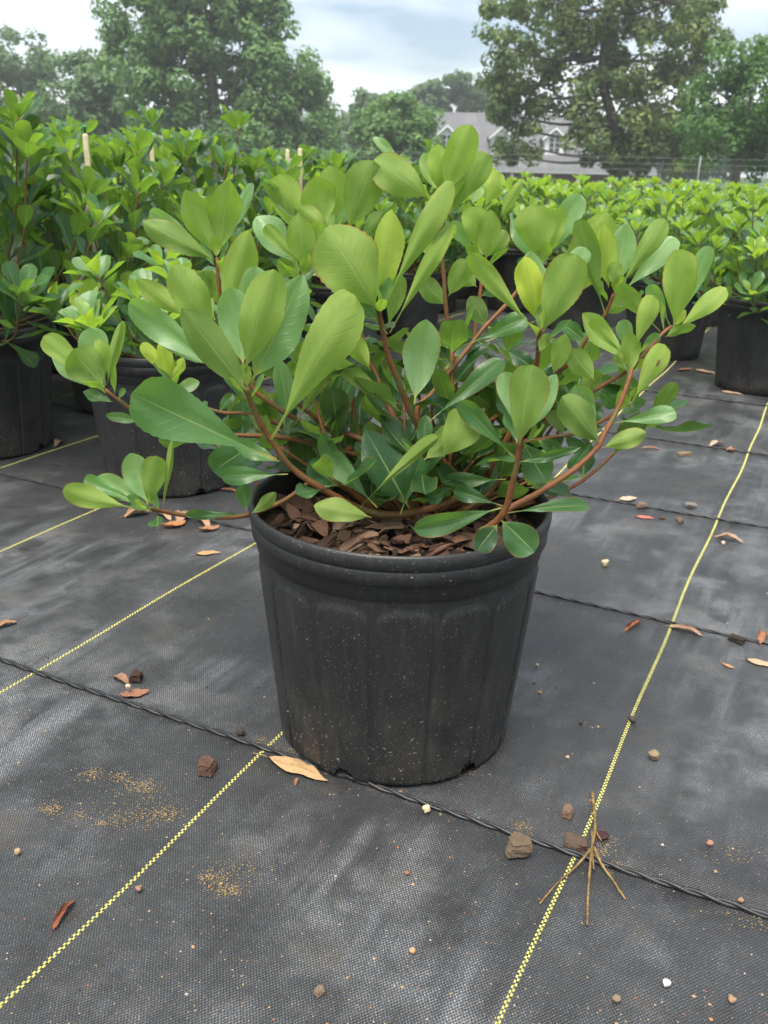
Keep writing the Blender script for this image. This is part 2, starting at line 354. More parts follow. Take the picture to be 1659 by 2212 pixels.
# ------------------------------------------------------------------ nursery pot (lathe with raised arched panels)
def pot_mesh(name, nth, panels=15, hole=True, Rr=.1385, Rb=.112, H=.238):
    prof = [(.000, Rb - .006), (.0015, Rb - .002), (.005, Rb)]
    zb = H - .0425                               # top of the tapered body
    nb = 60 if nth > 150 else 10
    body = [(.005 + (zb - .005) * i / nb, Rb + (Rr - .0078 - Rb) * i / nb) for i in range(1, nb + 1)]
    prof += body
    prof += [(zb + .0008, Rr - .0066), (zb + .0125, Rr - .0060), (zb + .0138, Rr - .0050), (zb + .0145, Rr - .0024), (zb + .0258, Rr - .0018), (zb + .0272, Rr - .0024), (zb + .0280, Rr - .0030), (zb + .0290, Rr - .0022), (zb + .0305, Rr - .0006), (H - .0065, Rr), (H - .0022, Rr - .0005), (H - .0006, Rr - .0016), (H, Rr - .0028), (H - .0008, Rr - .0045), (H - .004, Rr - .006), (H - .03, Rr - .0085), (.02, Rb - .003)]
    V = []; 
    for z, r in prof:
        for k in range(nth):
            th = 2 * math.pi * k / nth; rr = r
            if .004 < z < zb - .0005:
                a = (th / (2 * math.pi) * panels) % 1.0; x = (a - .5) / .5             # -1..1 over one panel
                half = .90; top = zb - .012; ar = .014
                edge = abs(x) - half
                zz = top - ar * (1 - math.sqrt(max(0, 1 - min(1, max(0, (abs(x) / half - .35) / .65)) ** 2)))
                ins = smooth(.05, -.06, edge) * smooth(zz + .0018, zz - .0018, z)
                rr += .0020 * ins - .0003
            V.append((rr * math.cos(th), rr * math.sin(th), z))
    n = len(prof); F = []
    for i in range(n - 1):
        for k in range(nth):
            zc = (prof[i][0] + prof[i+1][0]) / 2; th = 2 * math.pi * (k + .5) / nth
            if hole and i < n - 3 and zc < .02 and zc > .002:
                hit = False
                for hth in [4.37 + j * math.pi / 3 for j in range(6)]:
                    d = (th - hth + math.pi) % (2 * math.pi) - math.pi
                    if (d * Rb / .0085) ** 2 + ((zc - .006) / .0085) ** 2 < 1: hit = True
                if hit: continue
            F.append((i*nth+k, i*nth+(k+1) % nth, (i+1)*nth+(k+1) % nth, (i+1)*nth+k))
    F.append(tuple(range(nth - 1, -1, -1)))
    return mesh(name, V, F)
POT_HI = pot_mesh('pot', 600); POT_LO = pot_mesh('pot_far', 120, hole=False)
def soil_mesh(name, z=.206, r=.131, rb=.108):
    n = 40; V = [(0, 0, z + .004)]; F = []
    for j, q in enumerate((.25, .5, .75, .92, 1)):
        for k in range(n):
            a = 2 * math.pi * k / n; h = .006 * noise.noise((q * 6 * math.cos(a), q * 6 * math.sin(a), 3.3))
            V.append((r * q * math.cos(a), r * q * math.sin(a), z + h))
    for k in range(n): V.append((rb * math.cos(2*math.pi*k/n), rb * math.sin(2*math.pi*k/n), .004))
    F += [(0, 1 + k, 1 + (k + 1) % n) for k in range(n)]
    for j in range(5): F += [(1+j*n+k, 1+(j+1)*n+k, 1+(j+1)*n+(k+1) % n, 1+j*n+(k+1) % n) for k in range(n)]
    return mesh(name, V, F)
SOIL = soil_mesh('soil')

# ------------------------------------------------------------------ leaves
def leaf_mesh(name, rows, cols, pa=.95, pb=.45, pet=.08, bow=.08, fold=.28, twist=0, wav=.05, serr=.04, pw=.045, seed=0):
    rg = random.Random(seed); V = []; UV = []; F = []
    nrm = max(((i / 200) ** pa) * ((1 - i / 200) ** pb) for i in range(201))
    us = [-1 + 2 * i / cols for i in range(cols + 1)]
    for i in range(rows + 1):
        v = i / rows; t = max(0, (v - pet) / (1 - pet))
        wd = .5 * (t ** pa) * (max(0, 1 - t) ** pb) / nrm
        if i == rows: wd = .012
        wd = max(wd, pw * .5 * (1 - .3 * v))
        if i % 2 and t > .3 and i < rows: wd *= 1 - serr * rg.uniform(.6, 1.2)
        for u in us:
            x = u * wd * (1 + .03 * math.sin(v * 11 + seed + (3 if u > 0 else 0)))
            z = -bow * 4 * v * (1 - v) + fold * abs(x) - fold * .25 * smooth(.3, 1, abs(u)) * abs(x)
            z += wav * math.sin(v * 8 + seed * 1.7 + (1.9 if u > 0 else 0)) * u * u * wd
            tw = twist * (v - .4); x2 = x * math.cos(tw) - z * math.sin(tw) * .5; z2 = z + x * math.sin(tw)
            yy = v + (.0 if i == 0 else .0)
            V.append((x2, yy, z2)); UV.append((u * .5 + .5, v))
    m = cols + 1
    for i in range(rows):
        for j in range(cols): F.append((i*m+j, i*m+j+1, (i+1)*m+j+1, (i+1)*m+j))
    me = mesh(name, V, F); ul = me.uv_layers.new(name='UVMap')
    idx = np.empty(len(me.loops), dtype=np.int32); me.loops.foreach_get('vertex_index', idx)
    ul.data.foreach_set('uv', np.array(UV, dtype=np.float32)[idx].ravel()); return me
LEAF = [leaf_mesh('leaf_a', 30, 6, 1.12, .50, .06, .10, .28, .2, .16, seed=1), leaf_mesh('leaf_b', 30, 6, 1.05, .60, .06, .13, .36, -.3, .18, seed=2),
        leaf_mesh('leaf_c', 30, 6, 1.22, .52, .06, .05, .24, .35, .2, seed=3), leaf_mesh('leaf_d', 30, 6, 1.0, .66, .06, -.09, .26, -.2, .2, seed=4),
        leaf_mesh('leaf_e', 30, 6, 1.15, .55, .08, -.13, .3, .25, .16, seed=5)]
LEAF += [leaf_mesh('leaf_k', 30, 6, .95, .74, .05, .09, .32, .3, .14, seed=31), leaf_mesh('leaf_l', 30, 6, 1.0, .88, .06, -.08, .28, -.25, .18, seed=32), leaf_mesh('leaf_m', 30, 6, 1.08, .70, .07, .14, .38, -.4, .2, seed=33)]
LEAF_LONG = leaf_mesh('leaf_long_stalk', 36, 6, 1.4, .46, .16, .07, .24, .3, .16, pw=.06, seed=6)
LEAF_LONG2 = leaf_mesh('leaf_arched', 34, 6, 1.4, .48, .12, -.16, .28, .5, .14, pw=.06, seed=8)
LEAF_S = [leaf_mesh('leaf_f', 12, 4, 1.1, .55, .06, .10, .3, .2, .1, .06, seed=11), leaf_mesh('leaf_g', 12, 4, 1.15, .6, .06, -.08, .26, -.3, .12, .06, seed=12), leaf_mesh('leaf_h', 12, 4, 1.0, .5, .08, .02, .34, .3, .1, .06, seed=13)]
LEAF_T = [leaf_mesh('leaf_i', 5, 2, .95, .5, .06, .06, .3, .2, .0, 0, seed=21), leaf_mesh('leaf_j', 5, 2, .9, .55, .06, -.06, .28, -.2, 0, 0, seed=22)]
for m_ in LEAF + LEAF_S + [LEAF_LONG, LEAF_LONG2]: m_.materials.append(M_LEAF)
def frame(B, T, n):
    a = T - B; Ln = a.length; a = a / Ln; n = (n - a * n.dot(a))
    if n.length < 1e-5: n = a.orthogonal()
    n.normalize(); x = a.cross(n); m = Matrix((x, a, n)).transposed(); return m, Ln
def leaf_matrix(B, T, n, W):
    m, Ln = frame(B, T, n); zs = (W + Ln) * .5
    m4 = (m @ Matrix.Diagonal((W, Ln, zs))).to_4x4(); m4.translation = B; return m4

# a leafy shoot: list of leaves (matrix, tone) along and at the end of a stem
def shoot(pts, rg, n_end, n_side, LL, tone_end, tone_side, spread=(28, 62)):
    res = []; tip = pts[-1]; ax = (pts[-1] - pts[-3]).normalized()
    ax = (ax + Vector((0, 0, .45))).normalized(); u = ax.orthogonal().normalized(); v = ax.cross(u); a0 = rg.uniform(0, 6)
    for i in range(n_end):
        a = a0 + i * 2.4; k = i / max(1, n_end - 1); el = R(spread[0] + (spread[1] - spread[0]) * k + rg.uniform(-8, 8))
        rad = u * math.cos(a) + v * math.sin(a); d = ax * math.cos(el) + rad * math.sin(el)
        ln = LL * (.62 + .38 * k) * rg.uniform(.85, 1.15); B = tip - ax * (.012 * k) + rad * .002; T = B + d * ln
        nv = (ax * math.sin(el) - rad * math.cos(el)) + Vector((rg.uniform(-.3, .3), rg.uniform(-.3, .3), rg.uniform(-.1, .3)))
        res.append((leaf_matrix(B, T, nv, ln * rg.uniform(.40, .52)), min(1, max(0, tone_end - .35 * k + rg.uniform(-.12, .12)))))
    m = len(pts)
    for i in range(n_side):
        j = int(m * (.25 + .68 * i / max(1, n_side))); j = min(m - 2, max(1, j)); P = pts[j]; t = (pts[j+1] - pts[j-1]).normalized()
        u = t.orthogonal().normalized(); v = t.cross(u); a = a0 + 1 + i * 2.4; rad = u * math.cos(a) + v * math.sin(a)
        d = (t * .55 + rad * .8 + Vector((0, 0, .25))).normalized(); ln = LL * rg.uniform(.7, 1.1)
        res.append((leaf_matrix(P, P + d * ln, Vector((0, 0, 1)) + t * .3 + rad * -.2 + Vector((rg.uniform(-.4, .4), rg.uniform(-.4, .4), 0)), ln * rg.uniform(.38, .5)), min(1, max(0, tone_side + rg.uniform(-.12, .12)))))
    return res
def stem_mesh(name, pts, r0, r1, n=6):
    mb = MB(); k = len(pts) - 1; mb.tube(pts, [r0 + (r1 - r0) * i / k for i in range(k + 1)], n); return mb.mesh(name)
def shrub_data(seed, H, W, n_stem, LL, tone=.62, zmin=.25):
    """stems and leaves of one nursery shrub: H top height, W half spread, both from the pot's foot."""
    rg = random.Random(seed); out = []
    for i in range(n_stem):
        a = i * 2.4 + rg.uniform(-.3, .3); q = math.sqrt((i + .6) / n_stem); rad = W * q * rg.uniform(.8, 1.1)
        top = H - (H - .22) * (.70 * q ** 2.4) - rg.uniform(0, .07)
        e = Vector((rad * math.cos(a), rad * math.sin(a), max(zmin, top) - LL * .75)); b = Vector((.02 * math.cos(a * 1.7), .02 * math.sin(a * 1.7), .205))
        mid = b.lerp(e, .5) + Vector((math.cos(a), math.sin(a), 0)) * rad * .22 + Vector((rg.uniform(-.015, .015), rg.uniform(-.015, .015), -.02))
        pts = spline([b, mid, e], 6)
        lv = shoot(pts, rg, rg.randint(7, 10), rg.randint(9, 12), LL, tone + .25 * (rg.random() - .3), tone * .30)
        out.append((pts, lv))
    return out
def tone_col(tn, rg): return (tn, rg.random(), max(0, rg.uniform(-.6, .5)), 1)
def shrub_objects(name, data, seed, lo=False):
    """pot > soil; branch > leaf, every leaf an object"""
    rg = random.Random(seed); root = empty(name, (0, 0, 0))
    ob('pot', POT_LO if lo else POT_HI, M_POT, root); ob('soil', SOIL, M_SOIL, root)
    for pts, lv in data:
        br = ob('branch', stem_mesh('branch', pts, .0026, .0014), M_STEM2, root)
        for mt, tn in lv: ob('leaf', rg.choice(LEAF_S), None, br, mtx=mt, color=tone_col(tn, rg))
    return root
def join_leaves(name, items, variants, mat, rg):
    """one mesh out of many small leaves, with tone per leaf"""
    base = []
    for me in variants:
        co = np.empty(len(me.vertices) * 3); me.vertices.foreach_get('co', co); co = co.reshape(-1, 3)
        fa = np.array([list(p.vertices) for p in me.polygons]); uvl = np.empty(len(me.loops) * 2); me.uv_layers[0].data.foreach_get('uv', uvl); base.append((co, fa, uvl.reshape(-1, 2)))
    V, Fc, UVs, TN = [], [], [], []; k = 0
    for mt, tn in items:
        co, fa, uvl = base[rg.randrange(len(base))]; mm = np.array(mt)
        V.append(co @ mm[:3, :3].T + mm[:3, 3]); Fc.append(fa + k); UVs.append(uvl); TN.append(np.tile([tn, rg.random(), max(0, rg.uniform(-.6, .4)), 1], (len(co), 1))); k += len(co)
    V = np.concatenate(V); Fc = np.concatenate(Fc); UVs = np.concatenate(UVs); TN = np.concatenate(TN)
    me = bpy.data.meshes.new(name); me.vertices.add(len(V)); me.vertices.foreach_set('co', V.ravel().astype(np.float32))
    nf = len(Fc); me.loops.add(nf * 4); me.loops.foreach_set('vertex_index', Fc.ravel().astype(np.int32)); me.polygons.add(nf)
    me.polygons.foreach_set('loop_start', np.arange(0, nf * 4, 4, dtype=np.int32)); me.polygons.foreach_set('use_smooth', np.ones(nf, dtype=bool)); me.update(calc_edges=True)
    me.uv_layers.new(name='UVMap').data.foreach_set('uv', UVs.ravel().astype(np.float32))
    me.color_attributes.new('tone', 'FLOAT_COLOR', 'POINT').data.foreach_set('color', TN.ravel().astype(np.float32))
    me.materials.append(mat); me.validate(); return me
def shrub_joined(name, data, seed):
    rg = random.Random(seed); root = empty(name, (0, 0, 0)); ob('pot', POT_LO, M_POT, root); ob('soil', SOIL, M_SOIL, root)
    mb = MB()
    for pts, lv in data: mb.tube(pts[::2], .0022, 4)
    ob('branches', mb.mesh('branches'), M_STEM2, root)
    ob('foliage', join_leaves('foliage', [l for _, lv in data for l in lv], LEAF_T, M_LEAFJ, rg), None, root, 'stuff')
    return root

# ------------------------------------------------------------------ the central potted shrub
HL = Vector((.0145, .781, 0))
hero = tag(empty('potted_shrub', HL), 'leafy evergreen shrub with brown stems in the black ribbed pot standing alone on the fabric', 'potted plant')
hpot = ob('pot', POT_HI, M_POT, hero); hpot.rotation_euler = (0, 0, R(-4))
hsoil = ob('soil', SOIL, M_SOIL, hero)
hr = random.Random(21)
def hero_branch(pts3, r0, r1):
    sp = spline([p - HL for p in pts3], 6)
    sp = [p + Vector((noise.noise(p * 40), noise.noise(p * 40 + Vector((5, 0, 0))), noise.noise(p * 40 + Vector((0, 9, 0))))) * .0012 for p in sp]
    mb = MB(); k = len(sp) - 1
    rad = [(r0 + (r1 - r0) * i / k) * .84 * (1 + .16 * (1 if i % 5 == 0 else 0) + .12 * noise.noise((i * .9, r0 * 900, 0))) for i in range(k + 1)]
    mb.tube(sp, rad, 10); return ob('branch', mb.mesh('branch'), M_STEM, hero)
def hero_leaf(parent, bx, by, tx, ty, w, side, tone, Y, dyf=None, roll=None, me=None):
    B = at(bx, by, Y); lp = math.hypot(tx - bx, ty - by) * depth(B) / FPX
    if dyf is None: dyf = -.32 if side == 'u' else .30
    T = at(tx, ty, Y + dyf * lp); W = w * depth((B + T) / 2) / FPX
    a = (T - B).normalized(); v = (CAM - (B + T) / 2).normalized(); v = (v - a * v.dot(a)).normalized()
    if roll is None: roll = hr.uniform(-16, 16)
    roll = R(roll); W = W / max(.5, math.cos(roll))
    n = v if side == 't' else -v; n = Matrix.Rotation(roll, 3, a) @ n
    Ln = (T - B).length
    if me is None:
        me = LEAF_LONG if Ln / W > 2.75 and W > .012 else hr.choice(LEAF[:4] + LEAF[5:] + ([] if W / Ln > .58 else LEAF[5:]))
    ob('leaf', me, None, parent, mtx=leaf_matrix(B - HL, T - HL, n, W * .95), color=(min(1, max(0, tone + hr.uniform(-.12, .12))), hr.random(), max(0, hr.uniform(-.7, .7)), 1))
CB = Vector((.03, .79, .205))
def P2(pts, Y0, Y1):
    n = len(pts) - 1; return [at(x, y, Y0 + (Y1 - Y0) * i / n) for i, (x, y) in enumerate(pts)]
# (stem points in the picture, Y at first and last point, radii, leaves (base, tip, width, side shown, tone, Y of base))
BR = [
 # thick front branch bending to the left, and its rosette
 (dict(p=[(1000,1072),(925,1100),(860,1112),(800,1105),(740,1080),(690,1053),(640,1018),(600,972),(570,928),(545,880),(533,838)], Y=(.765,.69), r=(.0040,.0026)),
  [(530,802,592,582,98,'u',.50,.69,-.2),(542,826,655,592,108,'t',.80,.70,.25),(526,796,500,620,84,'t',.84,.705,.2),(536,770,553,575,75,'t',.86,.72,.2),
   (533,845,393,665,82,'u',.42,.685,-.15),(500,825,278,655,74,'t',.66,.70,.15),(470,790,335,708,62,'t',.72,.715,.2),
   (597,993,284,850,128,'t',.56,.685,-.25),(585,950,768,640,112,'u',.50,.68,-.2),(604,997,506,959,40,'t',.50,.69,.1),(622,1024,478,1028,46,'t',.52,.685,-.1),
   (558,953,460,1018,76,'t',.34,.72,.0),(803,1118,678,1092,58,'u',.55,.70,-.1),(815,1096,707,981,54,'t',.62,.725,.15),(884,1098,788,928,96,'t',.30,.735,.2),
   (864,1113,911,986,42,'t',.45,.72,.15),(778,1096,947,943,26,'u',.5,.70,-.2)]),
 # low branch lying over the rim to the left
 (dict(p=[(760,965),(714,1008),(670,1040),(617,1079),(548,1108),(474,1118),(400,1112),(350,1104),(322,1096)], Y=(.80,.70), r=(.0030,.0019)),
  [(303,1101,135,1060,58,'u',.55,.70,-.1),(312,1090,181,1036,34,'t',.62,.71,.1),(316,1092,212,1028,50,'t',.84,.715,.15),(320,1092,281,979,66,'t',.86,.71,.2),(320,1092,338,985,58,'u',.55,.695,-.2),
   (350,1102,375,940,15,'u',.6,.70,-.1),(530,1111,401,1113,20,'t',.45,.71,.1),(532,1105,524,1043,40,'t',.5,.73,.1),(542,1110,597,1064,30,'u',.3,.72,-.1),(345,1103,322,1060,24,'t',.7,.72,.2)]),
 # left reaching branch
 (dict(p=[(800,990),(700,965),(610,945),(502,940),(447,941),(388,938),(330,912),(287,887),(228,842)], Y=(.80,.72), r=(.0028,.0017)),
  [(225,837,156,757,90,'u',.50,.72,-.2),(222,835,94,726,52,'u',.52,.725,-.1),(225,838,110,766,52,'t',.85,.73,.1),(225,830,195,708,68,'t',.86,.735,.2),(228,833,218,733,36,'u',.6,.73,-.1),(231,832,265,693,27,'u',.55,.72,-.2),
   (256,864,268,838,13,'t',.7,.72,.1),(303,910,228,897,24,'t',.55,.735,.2),(395,937,310,918,28,'t',.5,.74,.2),(502,940,420,900,34,'t',.4,.75,.2),(447,941,395,905,26,'u',.5,.75,-.1)]),
 # small pale new shoot between the pots
 (dict(p=[(610,920),(535,895),(473,889),(410,870),(380,840),(371,815)], Y=(.82,.79), r=(.0024,.0014)),
  [(362,808,306,741,32,'u',.98,.79,-.1),(370,815,347,737,36,'u',1.,.79,-.15),(373,820,397,773,26,'u',.95,.79,-.1),(378,842,431,825,32,'t',.8,.80,.2),(473,889,505,850,26,'t',.4,.81,.2),(535,895,585,925,34,'u',.3,.81,-.1)]),
 (dict(p=[(860,990),(768,944),(710,936),(665,919),(622,897),(573,861),(546,834),(505,740),(476,640),(470,556)], Y=(.80,.79), r=(.0034,.0018)),
  [(465,552,400,410,74,'u',.52,.79,-.2),(473,545,495,388,76,'u',.46,.79,-.25),(480,542,545,395,32,'t',.75,.80,.2),(458,548,323,457,40,'t',.90,.795,.1),(463,562,308,478,62,'u',.36,.785,-.15),
   (490,690,537,497,78,'u',.50,.76,-.2),(465,728,373,573,84,'u',.58,.77,-.2),(465,692,414,588,62,'t',.85,.79,.2),(396,684,293,602,48,'u',.56,.77,-.1),(470,655,430,590,60,'u',.4,.80,-.2),
   (641,912,705,785,48,'u',.5,.77,-.2),(688,920,734,799,27,'t',.3,.77,.2),(710,936,640,925,44,'t',.3,.78,.2),(622,897,601,774,50,'t',.72,.75,.15)]),
 (dict(p=[(860,990),(768,942),(738,934),(694,914),(670,893),(627,852),(600,790),(625,690),(655,590)], Y=(.81,.78), r=(.0030,.0017)),
  [(662,582,642,463,68,'u',.56,.78,-.2),(655,577,572,487,32,'u',.6,.78,-.1),(640,572,553,468,68,'t',.82,.79,.2),(665,590,690,480,60,'u',.6,.79,-.2),(650,600,600,560,48,'u',.5,.79,-.2),(660,600,715,545,50,'t',.6,.80,.2),(640,650,585,600,56,'t',.65,.78,.2)]),
 # centre stem behind the big round leaf
 (dict(p=[(900,1000),(860,923),(843,884),(824,840),(807,796),(787,747),(765,660),(735,560),(715,505)], Y=(.79,.84), r=(.0034,.0018)),
  [(640,505,601,377,76,'u',.66,.83,-.2),(695,530,568,388,34,'t',.72,.82,.05),(702,485,681,381,86,'u',.62,.83,-.2),(730,470,712,357,76,'u',.72,.85,-.2),(752,495,806,347,94,'u',.48,.83,-.2),(722,515,646,449,50,'u',.62,.81,-.2),(780,522,831,458,44,'u',.45,.83,-.2),
   (705,500,745,420,60,'t',.7,.86,.2),(690,510,640,440,46,'t',.8,.86,.2),(800,800,748,720,46,'u',.72,.78,-.2),(850,862,846,788,44,'u',.25,.79,-.2),(896,912,714,772,42,'u',.42,.76,-.2),(824,840,770,800,50,'t',.3,.80,.2)]),
 # main centre stem with the big round leaf on top
 (dict(p=[(1000,1062),(988,1030),(963,1001),(916,938),(889,895),(865,837),(836,765),(822,690),(820,662)], Y=(.785,.70), r=(.0038,.0024)),
  [(817,671,703,493,152,'u',.50,.70,-.2),(826,645,846,452,72,'u',.86,.71,-.15),(829,661,977,392,60,'u',.54,.70,-.2),(842,719,977,482,42,'u',.52,.70,-.2),(838,705,866,594,44,'u',.4,.72,-.1),(838,722,775,645,34,'t',.4,.71,.1),
   (895,873,921,690,86,'t',.84,.715,.2),(925,912,1085,777,50,'t',.56,.725,.2),(957,988,1016,893,90,'u',.40,.71,-.2),(915,994,996,912,58,'u',.38,.72,-.1),(1093,1035,957,1042,46,'t',.5,.73,.1)]),
 # long thin stem rising to the right
 (dict(p=[(925,985),(899,888),(933,850),(977,796),(1003,763),(1050,705),(1095,655),(1140,600),(1172,558)], Y=(.78,.83), r=(.0030,.0017)),
  [(1168,560,1149,442,90,'u',.54,.83,-.2),(1175,560,1255,420,58,'t',.82,.84,.1),(1172,560,1213,447,48,'u',.52,.835,-.1),(1245,640,1312,458,106,'u',.56,.86,-.2),(1013,743,1137,686,48,'t',.52,.79,.2),(1160,565,1105,470,46,'t',.7,.85,.2),
   (977,796,930,720,52,'t',.3,.82,.2),(1050,705,1015,640,48,'u',.3,.83,-.1),(1050,705,1095,720,40,'t',.3,.83,.2)]),
 # dark upright stem at the top
 (dict(p=[(950,930),(985,830),(972,740),(964,671),(960,600),(952,524),(948,425)], Y=(.84,.83), r=(.0028,.0018)),
  [(925,428,807,346,92,'u',.46,.83,-.15),(960,418,1017,270,78,'u',.56,.82,-.2),(946,415,946,312,50,'u',.72,.825,-.2),(945,412,917,330,46,'t',.85,.84,.2),(970,465,1054,331,58,'u',.42,.83,-.2),(862,346,805,297,24,'t',.8,.85,.1),(958,430,985,330,60,'t',.7,.86,.2),
   (1047,450,1078,370,48,'u',.6,.86,-.2),(1080,470,1127,388,27,'u',.5,.86,-.1),(1020,440,1036,392,36,'t',.85,.87,.2),(955,530,985,485,22,'u',.98,.83,-.1),(957,560,915,520,36,'u',.6,.84,-.1),(968,640,1010,560,54,'u',.4,.85,-.1),(966,660,905,600,52,'u',.28,.86,-.1)]),
 (dict(p=[(990,940),(1015,820),(1030,690),(1040,590),(1036,552)], Y=(.84,.87), r=(.0026,.0016)),
  [(1024,538,1030,447,66,'u',.52,.87,-.2),(1050,562,1061,453,54,'u',.52,.86,-.2),(1026,550,975,478,34,'t',.7,.87,.1),(1045,560,1095,500,46,'u',.5,.88,-.1),(1030,620,985,575,50,'u',.4,.87,-.1),(1040,640,1085,610,44,'t',.4,.87,.2)]),
 # right: upright stem with the yellow bitten leaf
 (dict(p=[(1050,1030),(1110,920),(1140,860),(1157,800),(1163,760),(1166,711)], Y=(.78,.735), r=(.0034,.0022)),
  [(1171,720,1244,549,96,'u',.60,.735,-.2),(1161,700,1132,555,64,'u',.96,.745,-.15),(1158,718,1013,548,48,'u',.52,.735,-.1),(1190,655,1265,535,44,'t',.8,.75,.1),(1163,680,1143,542,62,'t',.8,.76,.1),(1165,760,1185,720,26,'u',.5,.73,-.1),
   (1195,806,1223,722,45,'u',.6,.75,-.1),(1285,822,1231,754,58,'u',.36,.75,-.1),(1157,800,1100,760,40,'t',.3,.77,.2)]),
 # right front upright with its rosette
 (dict(p=[(1040,1150),(1070,1128),(1092,1098),(1107,1044),(1117,991),(1129,936)], Y=(.70,.67), r=(.0038,.0024)),
  [(1122,962,1150,788,92,'u',.50,.665,-.15),(1119,944,1090,803,52,'t',.80,.68,.2),(1136,934,1201,808,54,'t',.82,.675,.2),(1112,990,992,866,50,'t',.46,.69,.1),(1130,955,1178,1040,74,'t',.26,.69,-.1),(1121,998,1254,966,26,'t',.52,.67,.0),
   (1085,1096,893,1142,56,'t',.46,.675,-.25),(1087,1093,980,1058,40,'t',.28,.70,.1),(975,1052,923,1082,34,'t',.3,.72,.0),(1075,1132,1028,1194,54,'t',.22,.665,-.2),(1082,1123,1153,1194,82,'t',.46,.66,-.25)]),
 # long arched right branch
 (dict(p=[(1080,1118),(1100,1098),(1161,1064),(1219,1030),(1285,972),(1317,917),(1347,853),(1364,801),(1366,778)], Y=(.695,.755), r=(.0034,.0020)),
  [(1355,780,1258,677,54,'t',.84,.755,.15),(1357,776,1278,690,32,'u',.6,.75,-.1),(1366,768,1411,638,48,'u',.66,.75,-.15),(1362,770,1345,690,38,'t',.8,.76,.1),(1384,762,1424,721,30,'t',.8,.76,.1),(1360,878,1437,745,54,'u',.56,.75,-.1),(1352,800,1330,765,26,'u',.6,.745,-.1),
   (1296,960,1214,857,76,'u',.46,.725,-.15),(1290,935,1244,831,54,'t',.72,.74,.1),(1320,915,1460,890,42,'t',.72,.735,.1),(1300,968,1396,934,46,'u',.38,.725,-.1),(1291,940,1231,1016,34,'t',.42,.73,-.1),(1095,1108,1272,1094,40,'t',.40,.68,.15)]),
 (dict(p=[(1364,801),(1385,770),(1410,745),(1437,715),(1452,705)], Y=(.755,.77), r=(.0020,.0016)),
  [(1456,709,1476,539,82,'u',.70,.77,-.2),(1460,707,1532,531,44,'t',.82,.775,.1),(1446,727,1569,622,48,'u',.54,.765,-.1),(1450,708,1403,615,38,'t',.8,.78,.1),(1427,717,1336,615,44,'u',.5,.775,-.1),(1410,745,1400,790,28,'u',.6,.76,-.1),(1388,770,1420,800,30,'t',.7,.76,.1)]),
 (dict(p=[(1010,960),(1090,930),(1154,912),(1214,889),(1255,862),(1291,839),(1355,803)], Y=(.80,.765), r=(.0028,.0018)),
  [(1214,889,1180,820,44,'t',.3,.79,.1),(1255,862,1295,800,44,'u',.35,.78,-.1),(1291,839,1255,785,40,'t',.3,.79,.1),(1154,912,1125,850,42,'t',.25,.80,.1),(1291,839,1335,880,34,'t',.4,.77,.1)]),
 (dict(p=[(1020,990),(1100,962),(1160,950),(1219,941),(1252,932),(1312,903),(1345,870)], Y=(.80,.76), r=(.0026,.0016)),
  [(1160,950,1215,975,36,'t',.5,.77,.0),(1219,941,1270,985,34,'t',.3,.78,.0),(1219,941,1195,885,40,'u',.35,.78,-.1),(1252,932,1300,880,36,'t',.4,.78,.1)]),
 (dict(p=[(1000,950),(1120,870),(1200,810),(1247,767),(1264,737),(1308,677),(1326,634)], Y=(.82,.80), r=(.0028,.0018)),
  [(1309,683,1251,474,58,'u',.44,.80,-.15),(1315,622,1304,483,52,'u',.90,.80,-.15),(1331,615,1353,483,66,'t',.74,.81,.1),(1330,634,1438,474,48,'u',.52,.80,-.1),(1335,640,1461,514,54,'t',.84,.81,.1),(1325,622,1330,566,36,'u',.5,.795,-.1),
   (1264,737,1215,700,40,'t',.4,.82,.1),(1308,677,1360,640,40,'u',.5,.82,-.1)]),
]
for b, lv in BR:
    bo = hero_branch(P2(b['p'], *b['Y']), *b['r'])
    for q in lv:
        me = None
        if q[:4] == (597,993,284,850): me = LEAF_LONG
        if q[:4] in ((1085,1096,893,1142), (778,1096,947,943), (1095,1108,1272,1094)): me = LEAF_LONG2
        hero_leaf(bo, *q[:6], q[6], q[7], q[8] if len(q) > 8 else None, me=me)
    # small young leaves and bud in the heart of the rosette
    tp = [p_ - HL for p_ in P2(b['p'], *b['Y'])]
    for mt, tn in shoot(spline(tp[-3:], 3), hr, 4, 0, .030, .86, .5, (12, 50)):
        ob('leaf', hr.choice(LEAF[5:]), None, bo, mtx=mt, color=(tn, hr.random() * .4, 0, 1))
# older, darker inner shoots that fill the middle of the shrub
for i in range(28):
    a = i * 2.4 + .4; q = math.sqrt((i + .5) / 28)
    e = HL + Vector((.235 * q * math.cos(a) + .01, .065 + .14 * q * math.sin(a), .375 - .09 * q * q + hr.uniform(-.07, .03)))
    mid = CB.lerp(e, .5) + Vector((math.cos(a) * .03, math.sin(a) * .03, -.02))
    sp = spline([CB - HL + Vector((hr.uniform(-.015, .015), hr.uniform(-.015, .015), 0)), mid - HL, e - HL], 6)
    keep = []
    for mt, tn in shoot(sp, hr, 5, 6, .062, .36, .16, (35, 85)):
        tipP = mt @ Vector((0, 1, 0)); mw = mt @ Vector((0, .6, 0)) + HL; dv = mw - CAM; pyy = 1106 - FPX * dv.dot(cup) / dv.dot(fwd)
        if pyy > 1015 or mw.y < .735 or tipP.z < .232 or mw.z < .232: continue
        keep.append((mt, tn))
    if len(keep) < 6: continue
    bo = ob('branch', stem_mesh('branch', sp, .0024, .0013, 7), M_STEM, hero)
    for mt, tn in keep: ob('leaf', hr.choice(LEAF[:4] + LEAF[5:]), None, bo, mtx=mt, color=(tn, hr.random(), max(0, hr.uniform(-.4, .9)), 1))
